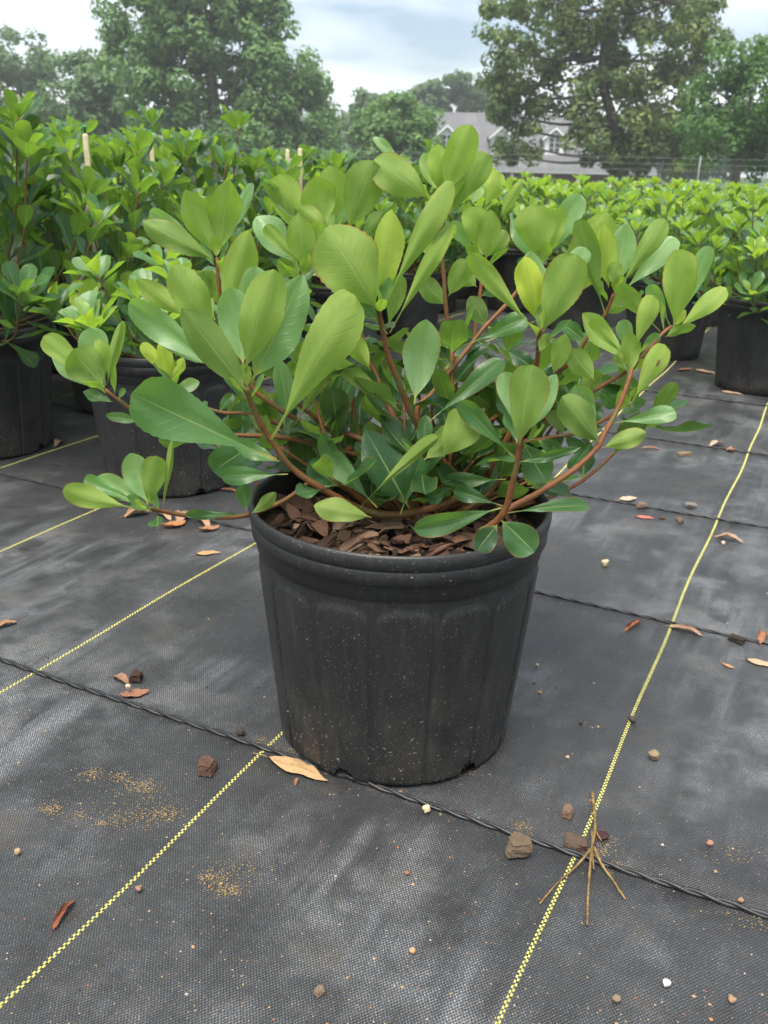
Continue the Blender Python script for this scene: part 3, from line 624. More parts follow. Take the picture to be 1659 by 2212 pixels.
# short leafy shoots low in the middle
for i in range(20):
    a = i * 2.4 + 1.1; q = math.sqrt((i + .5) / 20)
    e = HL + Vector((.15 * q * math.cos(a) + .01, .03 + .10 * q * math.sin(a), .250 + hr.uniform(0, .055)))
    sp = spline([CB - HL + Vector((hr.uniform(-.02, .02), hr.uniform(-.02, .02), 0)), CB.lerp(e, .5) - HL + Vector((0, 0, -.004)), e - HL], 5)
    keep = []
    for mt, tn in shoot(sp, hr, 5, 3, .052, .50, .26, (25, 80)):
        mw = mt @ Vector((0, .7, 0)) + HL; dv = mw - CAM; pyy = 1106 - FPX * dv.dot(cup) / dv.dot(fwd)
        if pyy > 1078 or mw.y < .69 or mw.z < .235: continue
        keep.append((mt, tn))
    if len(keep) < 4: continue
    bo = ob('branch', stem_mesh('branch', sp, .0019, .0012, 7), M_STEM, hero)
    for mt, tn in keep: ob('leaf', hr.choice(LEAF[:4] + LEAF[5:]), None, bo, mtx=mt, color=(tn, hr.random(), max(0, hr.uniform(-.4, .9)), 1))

# ------------------------------------------------------------------ dry leaves, bark, pebbles: shared shapes
def dead_mesh(name, curl, bend, seed, crumple=.10):
    rg = random.Random(seed); V = []; F = []; rows, cols = 12, 8
    for i in range(rows + 1):
        v = i / rows; wd = .5 * max(.03, (math.sin(math.pi * min(1, max(0, v)) ** .85)) ** .8) * (1 + .22 * noise.noise((v * 7, seed * 2.3, 0)))
        for j in range(cols + 1):
            u = -1 + 2 * j / cols; s = u * wd * .46; a = s * curl
            x = math.sin(a) / curl if abs(curl) > .1 else s; z = (1 - math.cos(a)) / curl if abs(curl) > .1 else 0
            z += bend * 4 * v * (1 - v) + crumple * noise.noise((u * 1.6 + seed, v * 4, seed * 1.3)); x += crumple * .6 * noise.noise((v * 4, seed, u))
            V.append((x, v - .5, z))
    zmin = min(p[2] for p in V); V = [(x, y, z - zmin) for x, y, z in V]; m = cols + 1
    F = [(i*m+j, i*m+j+1, (i+1)*m+j+1, (i+1)*m+j) for i in range(rows) for j in range(cols)]
    mb = MB(); mb.add(V, F); mb.tube([(0, -.48, .03), (.02, -.62, .05), (.06, -.74, .03)], [.012, .009, .006], 5)
    me = mb.mesh(name); me.materials.append(M_DEAD); return me
DEAD = [dead_mesh('dry_leaf_a', 5.5, .10, 1), dead_mesh('dry_leaf_b', 9.5, .05, 2, .04), dead_mesh('dry_leaf_c', 3.0, -.12, 3, .10), dead_mesh('dry_leaf_d', 13.0, .03, 4, .03), dead_mesh('dry_leaf_e', 1.5, .06, 5, .12)]
def chip_mesh(name, seed, ex, mat):
    bm = bmesh.new(); bmesh.ops.create_icosphere(bm, subdivisions=3, radius=.5)
    for v in bm.verts:
        p = v.co.copy(); q = Vector((max(-.36, min(.36, p.x * 1.25)), max(-.36, min(.36, p.y * 1.25)), max(-.33, min(.33, p.z * 1.2))))
        d = p.lerp(q, ex) ; d *= 1 + .42 * noise.noise(p * 2.2 + Vector((seed * 3.1, 0, 0))) + ex * .30 * noise.noise(Vector((p.x * 9, p.y * 2.5, p.z * 9 + seed))); v.co = d
    z0 = min(v.co.z for v in bm.verts)
    for v in bm.verts: v.co.z -= z0
    me = bpy.data.meshes.new(name); bm.to_mesh(me); bm.free(); me.materials.append(mat)
    if ex < .5: me.polygons.foreach_set('use_smooth', [True] * len(me.polygons))
    return me
CHIP = [chip_mesh('bark_chip_%s' % c, i + 2, .8, M_BARKCHIP) for i, c in enumerate('abcd')]
PEB = [chip_mesh('pebble_%s' % c, i + 9, .25, M_PEB) for i, c in enumerate('abc')]
BROWN = [(.115, .062, .040), (.16, .092, .060), (.21, .13, .088), (.085, .045, .030), (.27, .185, .13), (.14, .07, .045)]
DARKB = [(.055, .034, .024), (.085, .05, .034), (.12, .075, .05), (.04, .027, .02)]
# litter on the soil of the central pot
for i in range(95):
    q = math.sqrt(hr.random()) * .115; a = hr.uniform(0, 2 * math.pi)
    if i < 80 and math.sin(a) > .55: a = -a
    Ls = hr.uniform(.016, .036); p = Vector((q * math.cos(a), q * math.sin(a), .2065 + hr.uniform(0, .004)))
    c = hr.choice(DARKB + DARKB + BROWN[:2])
    mt = Matrix.Translation(p) @ Euler((hr.uniform(-.5, .5), hr.uniform(-.5, .5), hr.uniform(0, 6.3))).to_matrix().to_4x4() @ Matrix.Diagonal((Ls * hr.uniform(.35, .6), Ls, Ls * hr.uniform(.18, .35), 1))
    ob('bark_chip', hr.choice(CHIP), None, hsoil, mtx=mt, color=(*c, 1))
for i in range(105):
    q = math.sqrt(hr.random()) * .104; a = hr.uniform(0, 2 * math.pi)
    if i < 88 and math.sin(a) > .6: a = -a
    Ls = hr.uniform(.018, .042); p = Vector((q * math.cos(a), q * math.sin(a), .209 + hr.uniform(0, .010)))
    c = hr.choice(BROWN); k = hr.uniform(.5, 1.7)
    mt = Matrix.Translation(p) @ Euler((hr.uniform(-.45, .45), hr.uniform(-.45, .45), hr.uniform(0, 6.3))).to_matrix().to_4x4() @ Matrix.Diagonal((Ls * hr.uniform(.8, 1.2), Ls, Ls * .8, 1))
    ob('dry_leaf', hr.choice(DEAD[:3] + DEAD[3:]), None, hsoil, mtx=mt, color=(c[0]*k, c[1]*k, c[2]*k, 1))

# ------------------------------------------------------------------ neighbouring potted shrubs
def put(o, x, y, rz, label, group=None, sc=1):
    o.location = (x, y, 0); o.rotation_euler = (0, 0, rz); o.scale = (sc, sc, sc); return tag(o, label, 'potted plant', group)
def left_pot(px, py): g = gnd(px, py); g = g + Vector((g.x, g.y, 0)).normalized() * .112; return g.x, g.y
x, y = left_pot(380, 1077)
put(shrub_objects('potted_shrub', shrub_data(31, .44, .23, 17, .064, .84, .34), 31), x, y, 2.0, 'low spreading potted shrub with pale new tips, its pot next to the freestanding pot')
x, y = left_pot(-15, 997)
put(shrub_objects('potted_shrub', shrub_data(32, .73, .30, 25, .076, .54), 32), x, y, .6, 'tall potted shrub whose ribbed pot has a folded dry leaf at its foot')
tallA = shrub_objects('potted_shrub', shrub_data(33, .71, .30, 24, .080, .54), 33, True)
tallB = shrub_objects('potted_shrub', shrub_data(34, .68, .30, 24, .076, .56), 34, True)
GL = 'tall dense dark green potted shrub in the block behind the low spreading shrub'; GG = 'tall shrubs of the block behind the low spreading shrub'
for i, (x, y, rz, s, src) in enumerate([(-.98, 1.98, 0, 1.0, 'A'), (-.60, 2.02, 1.2, .94, 'B'), (-.88, 2.42, 2.1, 1.0, 'B'), (-.45, 2.42, 3.3, .95, 'A'), (-1.3, 2.3, 4.2, 1.04, 'A'), (-.18, 2.62, .5, .90, 'B'), (-.72, 2.85, 2.5, .98, 'A'), (-.30, 3.0, 5.0, .92, 'B'), (-1.15, 2.8, 1.9, 1.0, 'B'), (.06, 3.05, 4.0, .88, 'A')]):
    pr = tallA if src == 'A' else tallB
    o = pr if (i < 2) else copy_tree(pr)
    put(o, x, y, rz, GL, GG, s)
lowA = shrub_objects('potted_shrub', shrub_data(41, .54, .27, 22, .062, .86), 41, True)
farP = [shrub_joined('potted_shrub', shrub_data(50 + i, .54, .27, 26, .058, .90), 50 + i) for i in range(3)]
RL = 'bushy light green potted shrub in the wide block before the wire fence'; RG = 'shrubs of the wide block before the wire fence'
x0, y0 = 1.0, 2.36; used = False; kfar = 0; fu = [False] * 3
for i in range(-1, 12):
    for j in range(-7, 8):
        x = x0 - .155 * i * 1.0 + .44 * j + rnd.uniform(-.03, .03); y = y0 + .44 * i + .155 * j + rnd.uniform(-.03, .03)
        if y > 6.4 or y < 2.2: continue
        P = Vector((x, y, .4)); d = P - CAM; px = 829.5 + FPX * d.dot(cright) / d.dot(fwd)
        if px < 330 or px > 1790: continue
        if j < 0: continue
        if x < .35 and y < 3.2: continue
        near = y < 3.35
        if near:
            o = copy_tree(lowA) if used else lowA; used = True
        else:
            k = kfar % 3; kfar += 1; o = copy_tree(farP[k]) if fu[k] else farP[k]; fu[k] = True
        put(o, x, y, rnd.uniform(0, 6.3), *(('bushy potted shrub of the wide block whose pot has a tan leaf at its foot', None) if (i, j) == (0, 0) else (RL, RG)), rnd.uniform(.93, 1.03) * (1.03 if (i, j) == (0, 0) else 1))
for (x, y) in [(.15, 3.6), (-.25, 3.7), (-.65, 3.6), (-1.05, 3.5), (-.05, 4.1), (-.5, 4.2), (.32, 4.05), (-.95, 4.2), (-1.5, 3.3), (-1.5, 4.0), (.1, 4.6), (-.35, 4.8)]:
    o = copy_tree(farP[rnd.randrange(3)]); put(o, x, y, rnd.uniform(0, 6), 'small potted shrub far back beside the pale stakes', 'shrubs beside the pale stakes', rnd.uniform(.98, 1.08))

# ------------------------------------------------------------------ stakes in the left block
def stake(px, py, Y, wpx, label, cap=True):
    top = at(px, py, Y); wd = wpx * Y / FPX; e = tag(empty('wooden_stake', (top.x, top.y, 0)), label, 'stake')
    mb = MB(); h = top.z; a = wd / 2; mb.box((-a, -a * .6, 0), (a, a * .6, h - .004)); mb.add([(-a, -a*.6, h-.004), (a, -a*.6, h-.004), (a, a*.6, h-.004), (-a, a*.6, h-.004), (-a*.6, -a*.3, h), (a*.6, -a*.3, h), (a*.6, a*.3, h), (-a*.6, a*.3, h)], [(4,5,6,7),(0,1,5,4),(1,2,6,5),(2,3,7,6),(3,0,4,7)])
    ob('shaft', mb.mesh('shaft', False), M_WOODSTAKE, e)
    if cap:
        mb = MB(); mb.tube([(0, 0, h), (0, 0, h + .008), (0, 0, h + .010), (0, 0, h + .014)], [.0025, .0025, .0045, .003], 8); ob('sprinkler_head', mb.mesh('sprinkler_head'), M_GREENPL, e)
stake(184, 288, 1.88, 10, 'cream wooden stake with a green head rising from the tall shrubs', True)
stake(326, 296, 2.12, 8, 'slim cream wooden stake with green head, partly hidden by leaves')
stake(621, 322, 2.6, 8, 'shorter pale stake of the close pair in the far shrubs', False)
stake(648, 320, 2.6, 8, 'taller pale stake of the close pair in the far shrubs', False)

# ------------------------------------------------------------------ fallen things on the fabric
def flat(px, py, rot_px, label, cat, name, me, size, col, asp=1, zs=1, tilt=(0, 0), dz=.0008, group=None):
    g = gnd(px, py); g2 = gnd(px + math.cos(R(rot_px)) * 4, py - math.sin(R(rot_px)) * 4); d = (g2 - g); az = math.atan2(d.y, d.x) - math.pi / 2
    mt = Matrix.Translation((g.x, g.y, dz)) @ Euler((tilt[0], tilt[1], az)).to_matrix().to_4x4() @ Matrix.Diagonal((size * asp, size, size * zs, 1))
    o = ob(name, me, None, None, None, mt, (*col, 1)); return tag(o, label, cat, group)
TAN = (.42, .27, .13); RED = (.22, .075, .04); ORG = (.36, .13, .055); PAL = (.45, .32, .20); BRN = (.19, .10, .06)
D_ = DEAD
flat(643, 1665, -22, 'long tan dry leaf leaning on the cord at the foot of the freestanding pot', 'dry leaf', 'dry_leaf', D_[4], .068, TAN, .55, .5)
flat(14, 1352, 15, 'tan-brown dry leaf on the fabric beside a thin dark sliver', 'dry leaf', 'dry_leaf', D_[0], .026, (.30, .16, .09), 1.1, .8)
flat(262, 1471, -25, 'brown curled dry leaf touching a dark bark lump by the cord', 'dry leaf', 'dry_leaf', D_[0], .024, (.26, .15, .09), 1.2, 1)
flat(296, 1470, 60, 'dark lump of bark between two dry leaves by the cord', 'bark', 'bark_lump', CHIP[1], .016, (.07, .04, .03), .8, .7)
flat(291, 1502, 10, 'reddish-brown round dry leaf holding a pale pebble', 'dry leaf', 'dry_leaf', D_[2], .030, (.28, .13, .075), 1.2, .7)
flat(278, 1500, 0, 'pale pebble resting on the reddish-brown round dry leaf', 'pebble', 'pebble', PEB[0], .0055, (.55, .45, .33), 1, 1, dz=.007)
flat(448, 1668, 60, 'angular brown bark lump alone on the fabric not far from the long tan leaf', 'bark', 'bark_lump', CHIP[0], .019, (.15, .085, .06), .85, .75)
flat(138, 1978, 55, 'shiny reddish curled dry leaf with a pointed stalk', 'dry leaf', 'dry_leaf', D_[1], .030, RED, .75, .9)
flat(450, 1197, 5, 'flat orange-tan dry leaf on the fabric between the cords', 'dry leaf', 'dry_leaf', D_[4], .036, (.42, .25, .12), .75, .5)
for k, (px, py, a, sz, c, lb) in enumerate([(296, 1114, 10, .030, (.30, .17, .10), 'brown curled dry leaf under the tip of the low branch'),
    (355, 1118, -30, .030, (.40, .26, .17), 'pale tan folded dry leaf in the pile under the low branch'), (376, 1138, 10, .028, (.36, .15, .06), 'orange dry leaf at the bottom of the pile under the low branch'),
    (395, 1122, 50, .034, (.32, .20, .13), 'tan twisted dry leaf on top of the pile under the low branch'), (440, 1132, -40, .032, (.38, .24, .15), 'broken tan dry leaf at the end of the pile toward the freestanding pot'), (452, 1146, 10, .024, (.30, .15, .08), 'small brown dry leaf fragment beside the broken tan leaf')]):
    flat(px, py, a, lb, 'dry leaf', 'dry_leaf', D_[k % 3], sz * 1.35, c, 1.25, 1.2)
flat(1120, 1846, 5, 'grey-brown ridged bark lump in front of the twisted cord', 'bark', 'bark_lump', CHIP[2], .024, (.20, .145, .095), .8, .75)
flat(1243, 1832, -15, 'flat brown bark piece resting on the yellow stripe at the cord', 'bark', 'bark_lump', CHIP[3], .022, (.15, .10, .075), .75, .5)
flat(1226, 1762, 60, 'small bark scrap with a pale corner behind the cord', 'bark', 'bark_lump', CHIP[0], .013, (.26, .16, .11), .7, .7)
flat(1303, 1810, 0, 'small flat purple-brown disc beside the dry twigs', 'seed', 'seed_disc', PEB[1], .010, (.045, .02, .022), 1, .35)
flat(1367, 1355, 32, 'orange-brown dry leaf rolled into a tube by the cord', 'dry leaf', 'dry_leaf', D_[3], .036, ORG, 1.0, 1.0)
flat(1482, 1366, -15, 'tan dry leaf rolled double beside the yellow stripe', 'dry leaf', 'dry_leaf', D_[1], .040, (.34, .22, .15), 1.1, .9)
flat(1592, 1388, -20, 'dark crumbly bark bits lodged against the cord', 'bark', 'bark_lump', CHIP[1], .022, (.05, .04, .032), .5, .4)
flat(1646, 1380, 70, 'orange-brown upright folded dry leaf at the cord', 'dry leaf', 'dry_leaf', D_[1], .036, (.33, .15, .075), 1.2, 1.6)
flat(1643, 1436, -15, 'light tan dry leaf beside the upright folded leaf', 'dry leaf', 'dry_leaf', D_[4], .034, PAL, .7, .6)
flat(1573, 1441, -20, 'tiny orange-tan leaf scrap near the light tan leaf', 'dry leaf', 'dry_leaf', D_[2], .014, (.42, .22, .11), 1, .8)
flat(1575, 1168, -12, 'tan dry leaf with a rolled edge and a small pebble before it', 'dry leaf', 'dry_leaf', D_[0], .042, (.33, .22, .15), .9, .9)
flat(1562, 1178, 0, 'small cream pebble touching the tan rolled dry leaf', 'pebble', 'pebble', PEB[2], .006, (.55, .45, .33))
flat(1392, 1119, -5, 'pink-red fallen leaf on the grey fabric', 'leaf', 'fallen_leaf', D_[4], .030, (.55, .14, .11), .8, .4)
flat(1356, 1083, 8, 'pale flat dry leaf lying over the thin cord', 'dry leaf', 'dry_leaf', D_[4], .038, (.46, .35, .25), .95, .5, dz=.004)
flat(1386, 1098, 0, 'small bark chunk touching the pale flat leaf at the cord', 'bark', 'bark_lump', CHIP[2], .020, (.22, .15, .11), .6, .55)
flat(1492, 1098, -5, 'smooth dark oval pebble with pale top behind the cord', 'pebble', 'pebble', PEB[0], .020, (.17, .15, .13), .6, .5)
flat(1467, 1127, -40, 'short flat bark sliver between pink leaf and yellow stripe', 'bark', 'bark_lump', CHIP[0], .022, (.15, .11, .08), .4, .3)
flat(1430, 1122, 0, 'tiny dark bark crumb next to the pink leaf', 'bark', 'bark_lump', CHIP[1], .012, (.12, .07, .05), .5, .4)
flat(1547, 964, 12, 'pale tan pointed dry leaf on the far thin cord', 'dry leaf', 'dry_leaf', D_[0], .044, (.42, .31, .22), .8, .8, dz=.003)
flat(1578, 974, 80, 'orange-brown triangular leaf scrap by the yellow stripe', 'dry leaf', 'dry_leaf', D_[2], .032, (.36, .16, .09), 1.2, .9)
flat(1407, 971, -5, 'pinkish tan leaf scrap with a curled grey end', 'dry leaf', 'dry_leaf', D_[1], .036, (.40, .22, .14), .8, .7)
flat(1478, 984, 4, 'short straight stick of tan bark on the fabric', 'bark', 'bark_lump', CHIP[3], .036, (.27, .19, .10), .28, .22)
flat(1306, 1224, 20, 'round pale tan pebble alone on the fabric', 'pebble', 'pebble', PEB[1], .0115, (.48, .36, .24), .9, .9)
flat(1172, 1056, 10, 'orange leaf scrap at the rim of the freestanding pot', 'dry leaf', 'dry_leaf', D_[2], .022, (.42, .16, .07), 1, .8)
flat(922, 1756, 20, 'pale yellow pebble in front of the freestanding pot', 'pebble', 'pebble', PEB[2], .0075, (.58, .48, .30), .9, .9)
flat(640, 1692, 70, 'small salmon bark chip beside the long tan leaf', 'bark', 'bark_lump', CHIP[2], .010, (.36, .18, .11), .4, .3)
flat(690, 2147, 40, 'small tan bark crumb on the bare fabric front', 'bark', 'bark_lump', CHIP[0], .008, (.30, .22, .15), .7, .6)
flat(1440, 2130, 0, 'small white chip on the fabric front', 'pebble', 'pebble', PEB[1], .006, (.68, .68, .66), .9, .7)
flat(160, 838, 5, 'crumpled tan dry leaf lying between the two ribbed pots', 'dry leaf', 'dry_leaf', D_[1], .050, (.30, .22, .15), 1.2, .8)
flat(128, 960, 30, 'folded brown dry leaf at the foot of a tall ribbed pot', 'dry leaf', 'dry_leaf', D_[0], .034, (.27, .18, .12), 1.1, 1.1)
flat(150, 708, 2, 'flat cream dry leaf on the fabric behind the ribbed pots', 'dry leaf', 'dry_leaf', D_[4], .07, (.48, .37, .26), .8, .4)
flat(1525, 805, -10, 'long tan dry leaf near the pots of the wide block', 'dry leaf', 'dry_leaf', D_[4], .075, (.42, .28, .18), .6, .5)
flat(1478, 800, 10, 'brown flat leaf litter patch near the pots of the wide block', 'dry leaf', 'dry_leaf', D_[2], .06, (.22, .11, .07), .9, .5)
flat(1580, 850, -8, 'tan dry leaf tucked against the foot of a pot of the wide block', 'dry leaf', 'dry_leaf', D_[4], .06, (.42, .29, .19), .6, .4)
flat(495, 1062, -8, 'rusty curled leaf scraps at the foot of the low shrub pot', 'dry leaf', 'dry_leaf', D_[1], .036, (.26, .12, .07), .9, .7)
for px, py, sz, c in [(1225, 1640, .004, (.45, .33, .2)), (1165, 1500, .005, (.3, .2, .12)), (520, 1587, .009, (.06, .045, .04)), (1410, 1640, .011, (.24, .18, .11)), (1365, 1560, .009, (.07, .06, .05)), (1160, 1440, .005, (.4, .3, .2)), (40, 1845, .006, (.36, .25, .14)), (890, 2060, .005, (.4, .26, .14)), (1600, 1950, .005, (.32, .18, .10)), (1532, 1828, .006, (.30, .16, .10)), (1580, 2165, .006, (.33, .2, .12)), (1330, 2165, .006, (.2, .15, .1)), (300, 1925, .006, (.25, .15, .1)), (1255, 1565, .005, (.07, .05, .04)), (880, 1890, .004, (.3, .12, .06))]:
    flat(px, py, rnd.uniform(0, 180), 'tiny crumb of gravel or bark lying loose on the fabric', 'pebble', 'pebble', rnd.choice(PEB), sz, c, .85, .75, group='loose crumbs on the fabric')
# dry weed: stalk and side twigs
gw = gnd(1278, 1855); tw = tag(empty('dry_weed', (gw.x, gw.y, 0)), 'bundle of dry straw-coloured twigs crossing the cord and the yellow stripe', 'twigs')
M_STRAW = simple('dry_straw', (.12, .075, .03), (.30, .20, .08), 130, .8, .25, .5)
for pts, r in [([(1279, 1716), (1284, 1790), (1276, 1850), (1272, 1930), (1268, 2003)], .0021), ([(1276, 1850), (1245, 1880), (1205, 1912), (1166, 1955)], .0014), ([(1280, 1848), (1300, 1880), (1322, 1908), (1350, 1946)], .0017), ([(1284, 1862), (1305, 1888), (1325, 1912), (1338, 1932)], .0013), ([(1284, 1795), (1292, 1815), (1299, 1826)], .0012), ([(1278, 1800), (1279, 1860), (1281, 1890)], .0016)]:
    P = [gnd(a + (rnd.uniform(-4, 4) if 0 < k_ < len(pts) - 1 else 0), b) for k_, (a, b) in enumerate(pts)]; P = [Vector((p.x - gw.x, p.y - gw.y, .0075 * math.exp(-((a - 1278) ** 2 + (b - 1858) ** 2) / 1600.) + r * 1.1)) for p, (a, b) in zip(P, pts)]
    mb = MB(); sp = spline(P, 6); mb.tube(sp, [r * .66 * (1.1 - .5 * i / len(sp)) * (1 + .2 * math.sin(i * 2.1)) for i in range(len(sp))], 6); ob('twig', mb.mesh('twig'), M_STRAW, tw)
# sand and grit nobody could count
def grit(name, pts, cols, label):
    V, F, Cc = [], [], []
    for (x, y, r, c) in pts:
        k = len(V); a = rnd.uniform(0, 6)
        q = [(math.cos(a + i * 1.571) * r * rnd.uniform(.7, 1.2), math.sin(a + i * 1.571) * r * rnd.uniform(.7, 1.2)) for i in range(4)]
        V += [(x + u, y + v, .0004) for u, v in q] + [(x, y, r * rnd.uniform(.8, 1.4))]; F += [(k, k+1, k+4), (k+1, k+2, k+4), (k+2, k+3, k+4), (k+3, k, k+4)]; Cc += [c] * 5
    me = mesh(name, V, F, False); ca = me.color_attributes.new('tone', 'FLOAT_COLOR', 'POINT'); ca.data.foreach_set('color', np.array([(*c, 1) for c in Cc], dtype=np.float32).ravel())
    t = NT(name + '_grain'); a_ = t.n('ShaderNodeAttribute', attribute_name='tone'); o = ob(name, me, t.done(t.bsdf(a_.outputs['Color'], .8, .3)), kind='stuff'); return tag(o, label, 'grit')
pts = []
for (px, py, sp_, n) in [(196, 1672, 16, 130), (255, 1678, 12, 90), (307, 1699, 18, 190), (109, 1749, 16, 130), (165, 1762, 14, 60), (255, 1772, 24, 110), (330, 1762, 24, 130), (368, 1757, 18, 110), (215, 1780, 8, 40), (300, 1720, 50, 150), (455, 1897, 18, 120), (499, 1922, 16, 140), (500, 1890, 40, 120), (1128, 1785, 14, 70), (1300, 1820, 20, 90), (1330, 1870, 26, 80), (1290, 1840, 14, 80), (1060, 1480 + 110, 20, 60), (990, 1660, 26, 70), (640, 1625, 14, 60), (560, 1600, 12, 50), (1640, 1990, 40, 80), (1585, 1845, 30, 60)]:
    for _ in range(n):
        g = gnd(px + rnd.gauss(0, sp_), py + rnd.gauss(0, sp_ * .5)); k = rnd.uniform(.6, 1.15); pts.append((g.x, g.y, rnd.uniform(.0003, .0009), (.27 * k, .19 * k, .095 * k)))
for _ in range(1100):
    px = rnd.uniform(-20, 1680); py = 2220 - 1400 * rnd.random() ** 1.3; g = gnd(px, py); k = rnd.random()
    c = (.40, .27, .14) if k < .45 else (.40, .36, .30) if k < .58 else (.05, .035, .025) if k < .85 else (.36, .15, .07); pts.append((g.x, g.y, rnd.uniform(.0003, .0009) * (1 if rnd.random() < .93 else 2.0), c))
for t0 in (.600, 1.052, 1.458, 1.880):
    for _ in range(150):
        s = rnd.uniform(-1.6, .9); g = fab(t0 + rnd.choice((-1, 1)) * (.004 + abs(rnd.gauss(0, .006))), s); k = rnd.uniform(.5, 1.2); c = rnd.choice(((.05, .035, .025), (.16, .10, .06), (.24, .16, .09)))
        if noise.noise((s * 6, t0 * 9, 0)) > -.05: pts.append((g.x, g.y, rnd.uniform(.0005, .0018), (c[0]*k, c[1]*k, c[2]*k)))
for (cx, cy) in ((HL.x, HL.y), (-.37, 1.52)):
    for _ in range(160):
        a = rnd.uniform(0, 6.3); r = .113 + abs(rnd.gauss(0, .012)); k = rnd.uniform(.4, 1.1); pts.append((cx + r * math.cos(a), cy + r * math.sin(a), rnd.uniform(.0004, .0012), (.16 * k, .11 * k, .07 * k)))
grit('grit', pts, None, 'tan sand and small grit scattered over the black fabric')

# ------------------------------------------------------------------ far field: fence, house, trees
fe = tag(empty('wire_fence', (0, 24, -.7)), 'thin wire fence with grey posts behind the wide block of shrubs', 'fence')
def fence():
    Y = 24.; zb = -.7
    for px in (-300, 480, 1020, 1512, 2000):
        p = at(px, 352, Y); mb = MB(); mb.tube([(p.x, 0, 0), (p.x, 0, CAMH + .42 - zb)], .02, 8); ob('post', mb.mesh('post'), M_WIRE, fe)
    for h in (.36, .22, .08):
        mb = MB(); mb.tube([(-14 + i * 2, 0, CAMH + h - zb - .01 * (i % 2)) for i in range(17)], .0045, 5); ob('wire', mb.mesh('wire'), M_WIRE, fe)
fence()
def house():
    D = 70.; h = tag(empty('house', at(1150, 372, D)), 'house with a long grey shingle roof and white dormer windows behind the trees', 'house')
    o = h.location; z0 = -2.3 - o.z
    def q(px, py, dy=0): p = at(px, py, D + dy); return p - o
    rl, rr = q(938, 243, 5.0), q(1360, 249, 5.0); el, er = q(868, 362, 0), q(1420, 370, 0); zE = (el.z + er.z) / 2; zR = (rl.z + rr.z) / 2
    el.z = er.z = zE; rl.z = rr.z = zR; bl = Vector((el.x, 10.5, zE)); br_ = Vector((er.x, 10.5, zE))
    rl.y = rr.y = 5.2
    mb = MB(); t = Vector((0, 0, -.18)); vs = [el, er, br_, bl, rl, rr]; mb.add(vs + [v + t for v in vs], [(0,1,5,4), (1,2,5), (2,3,4,5), (3,0,4), (0,6,7,1), (1,7,8,2), (2,8,9,3), (3,9,6,0), (6,9,8,7)])
    roof = ob('roof', mb.mesh('roof', False), M_ROOF, h)
    mb = MB(); mb.box((el.x + .5, 1.2, z0), (er.x - .5, 9.8, zE - .181)); ob('wall', mb.mesh('wall', False), M_WALL, h)
    mb = MB(); mb.box((el.x, -.06, zE - .24), (er.x, .0 - .002, zE - .02)); ob('fascia', mb.mesh('fascia', False), M_GREYP, h)
    for k in range(8):
        x = el.x + .8 + k * (er.x - el.x - 1.6) / 7; mb = MB(); mb.box((x - .09, .15, z0), (x + .09, .33, zE - .185)); ob('porch_post', mb.mesh('porch_post', False), M_WHITE, h)
    sl_ = (zR - zE) / 5.2
    for px in (966, 1086, 1203):
        c = q(px, 330, 0).x; zb = zE + 1.05; yb = (zb - zE) / sl_; zt = zb + 1.15; zp = zt + .62; a = .72
        mb = MB(); yf = yb - .02; yk = (zp - zE) / sl_ + .3
        mb.add([(c-a, yf, zb-.1), (c+a, yf, zb-.1), (c+a, yf, zt), (c, yf, zp), (c-a, yf, zt), (c-a, yk, zb), (c+a, yk, zb), (c+a, yk, zt), (c, yk, zp), (c-a, yk, zt)], [(0,1,2,3,4), (1,6,7,2), (5,0,4,9), (9,8,7,6,5)])
        d = ob('dormer', mb.mesh('dormer', False), M_WHITE, h)
        mb = MB(); e = .22
        for s in (-1, 1):
            p0 = Vector((c, yf - .25, zp + .04)); p1 = Vector((c + s*(a+e), yf - .25, zt - .14)); p2 = p1 + Vector((0, yk - yf + .25, 0)); p3 = p0 + Vector((0, yk - yf + .25, 0)); u = Vector((0, 0, .09))
            f = [(0,1,2,3), (7,6,5,4), (0,4,5,1), (1,5,6,2), (2,6,7,3), (3,7,4,0)]; mb.add([p0, p1, p2, p3, p0+u, p1+u, p2+u, p3+u], f)
        ob('dormer_roof', mb.mesh('dormer_roof', False), M_ROOF, d)
        mb = MB()
        for s in (-1, 1):
            p0 = Vector((c, yf - .28, zp + .1)); p1 = Vector((c + s*(a+e), yf - .28, zt - .08)); u = Vector((0, 0, -.16)); w_ = Vector((0, .028, 0)); mb.add([p0, p1, p1+u, p0+u, p0+w_, p1+w_, p1+u+w_, p0+u+w_], [(0,1,2,3), (7,6,5,4), (0,4,5,1), (1,5,6,2), (2,6,7,3), (3,7,4,0)])
        ob('barge_board', mb.mesh('barge_board', False), M_WHITE, d)
        mb = MB()
        for ix in (-1, 0):
            for iz in range(3): mb.box((c + ix*.40 + .03, yf - .012, zb + .12 + iz*.36), (c + ix*.40 + .37, yf - .004, zb + .12 + iz*.36 + .32))
        ob('window_panes', mb.mesh('window_panes', False), M_PANE, d)
house()

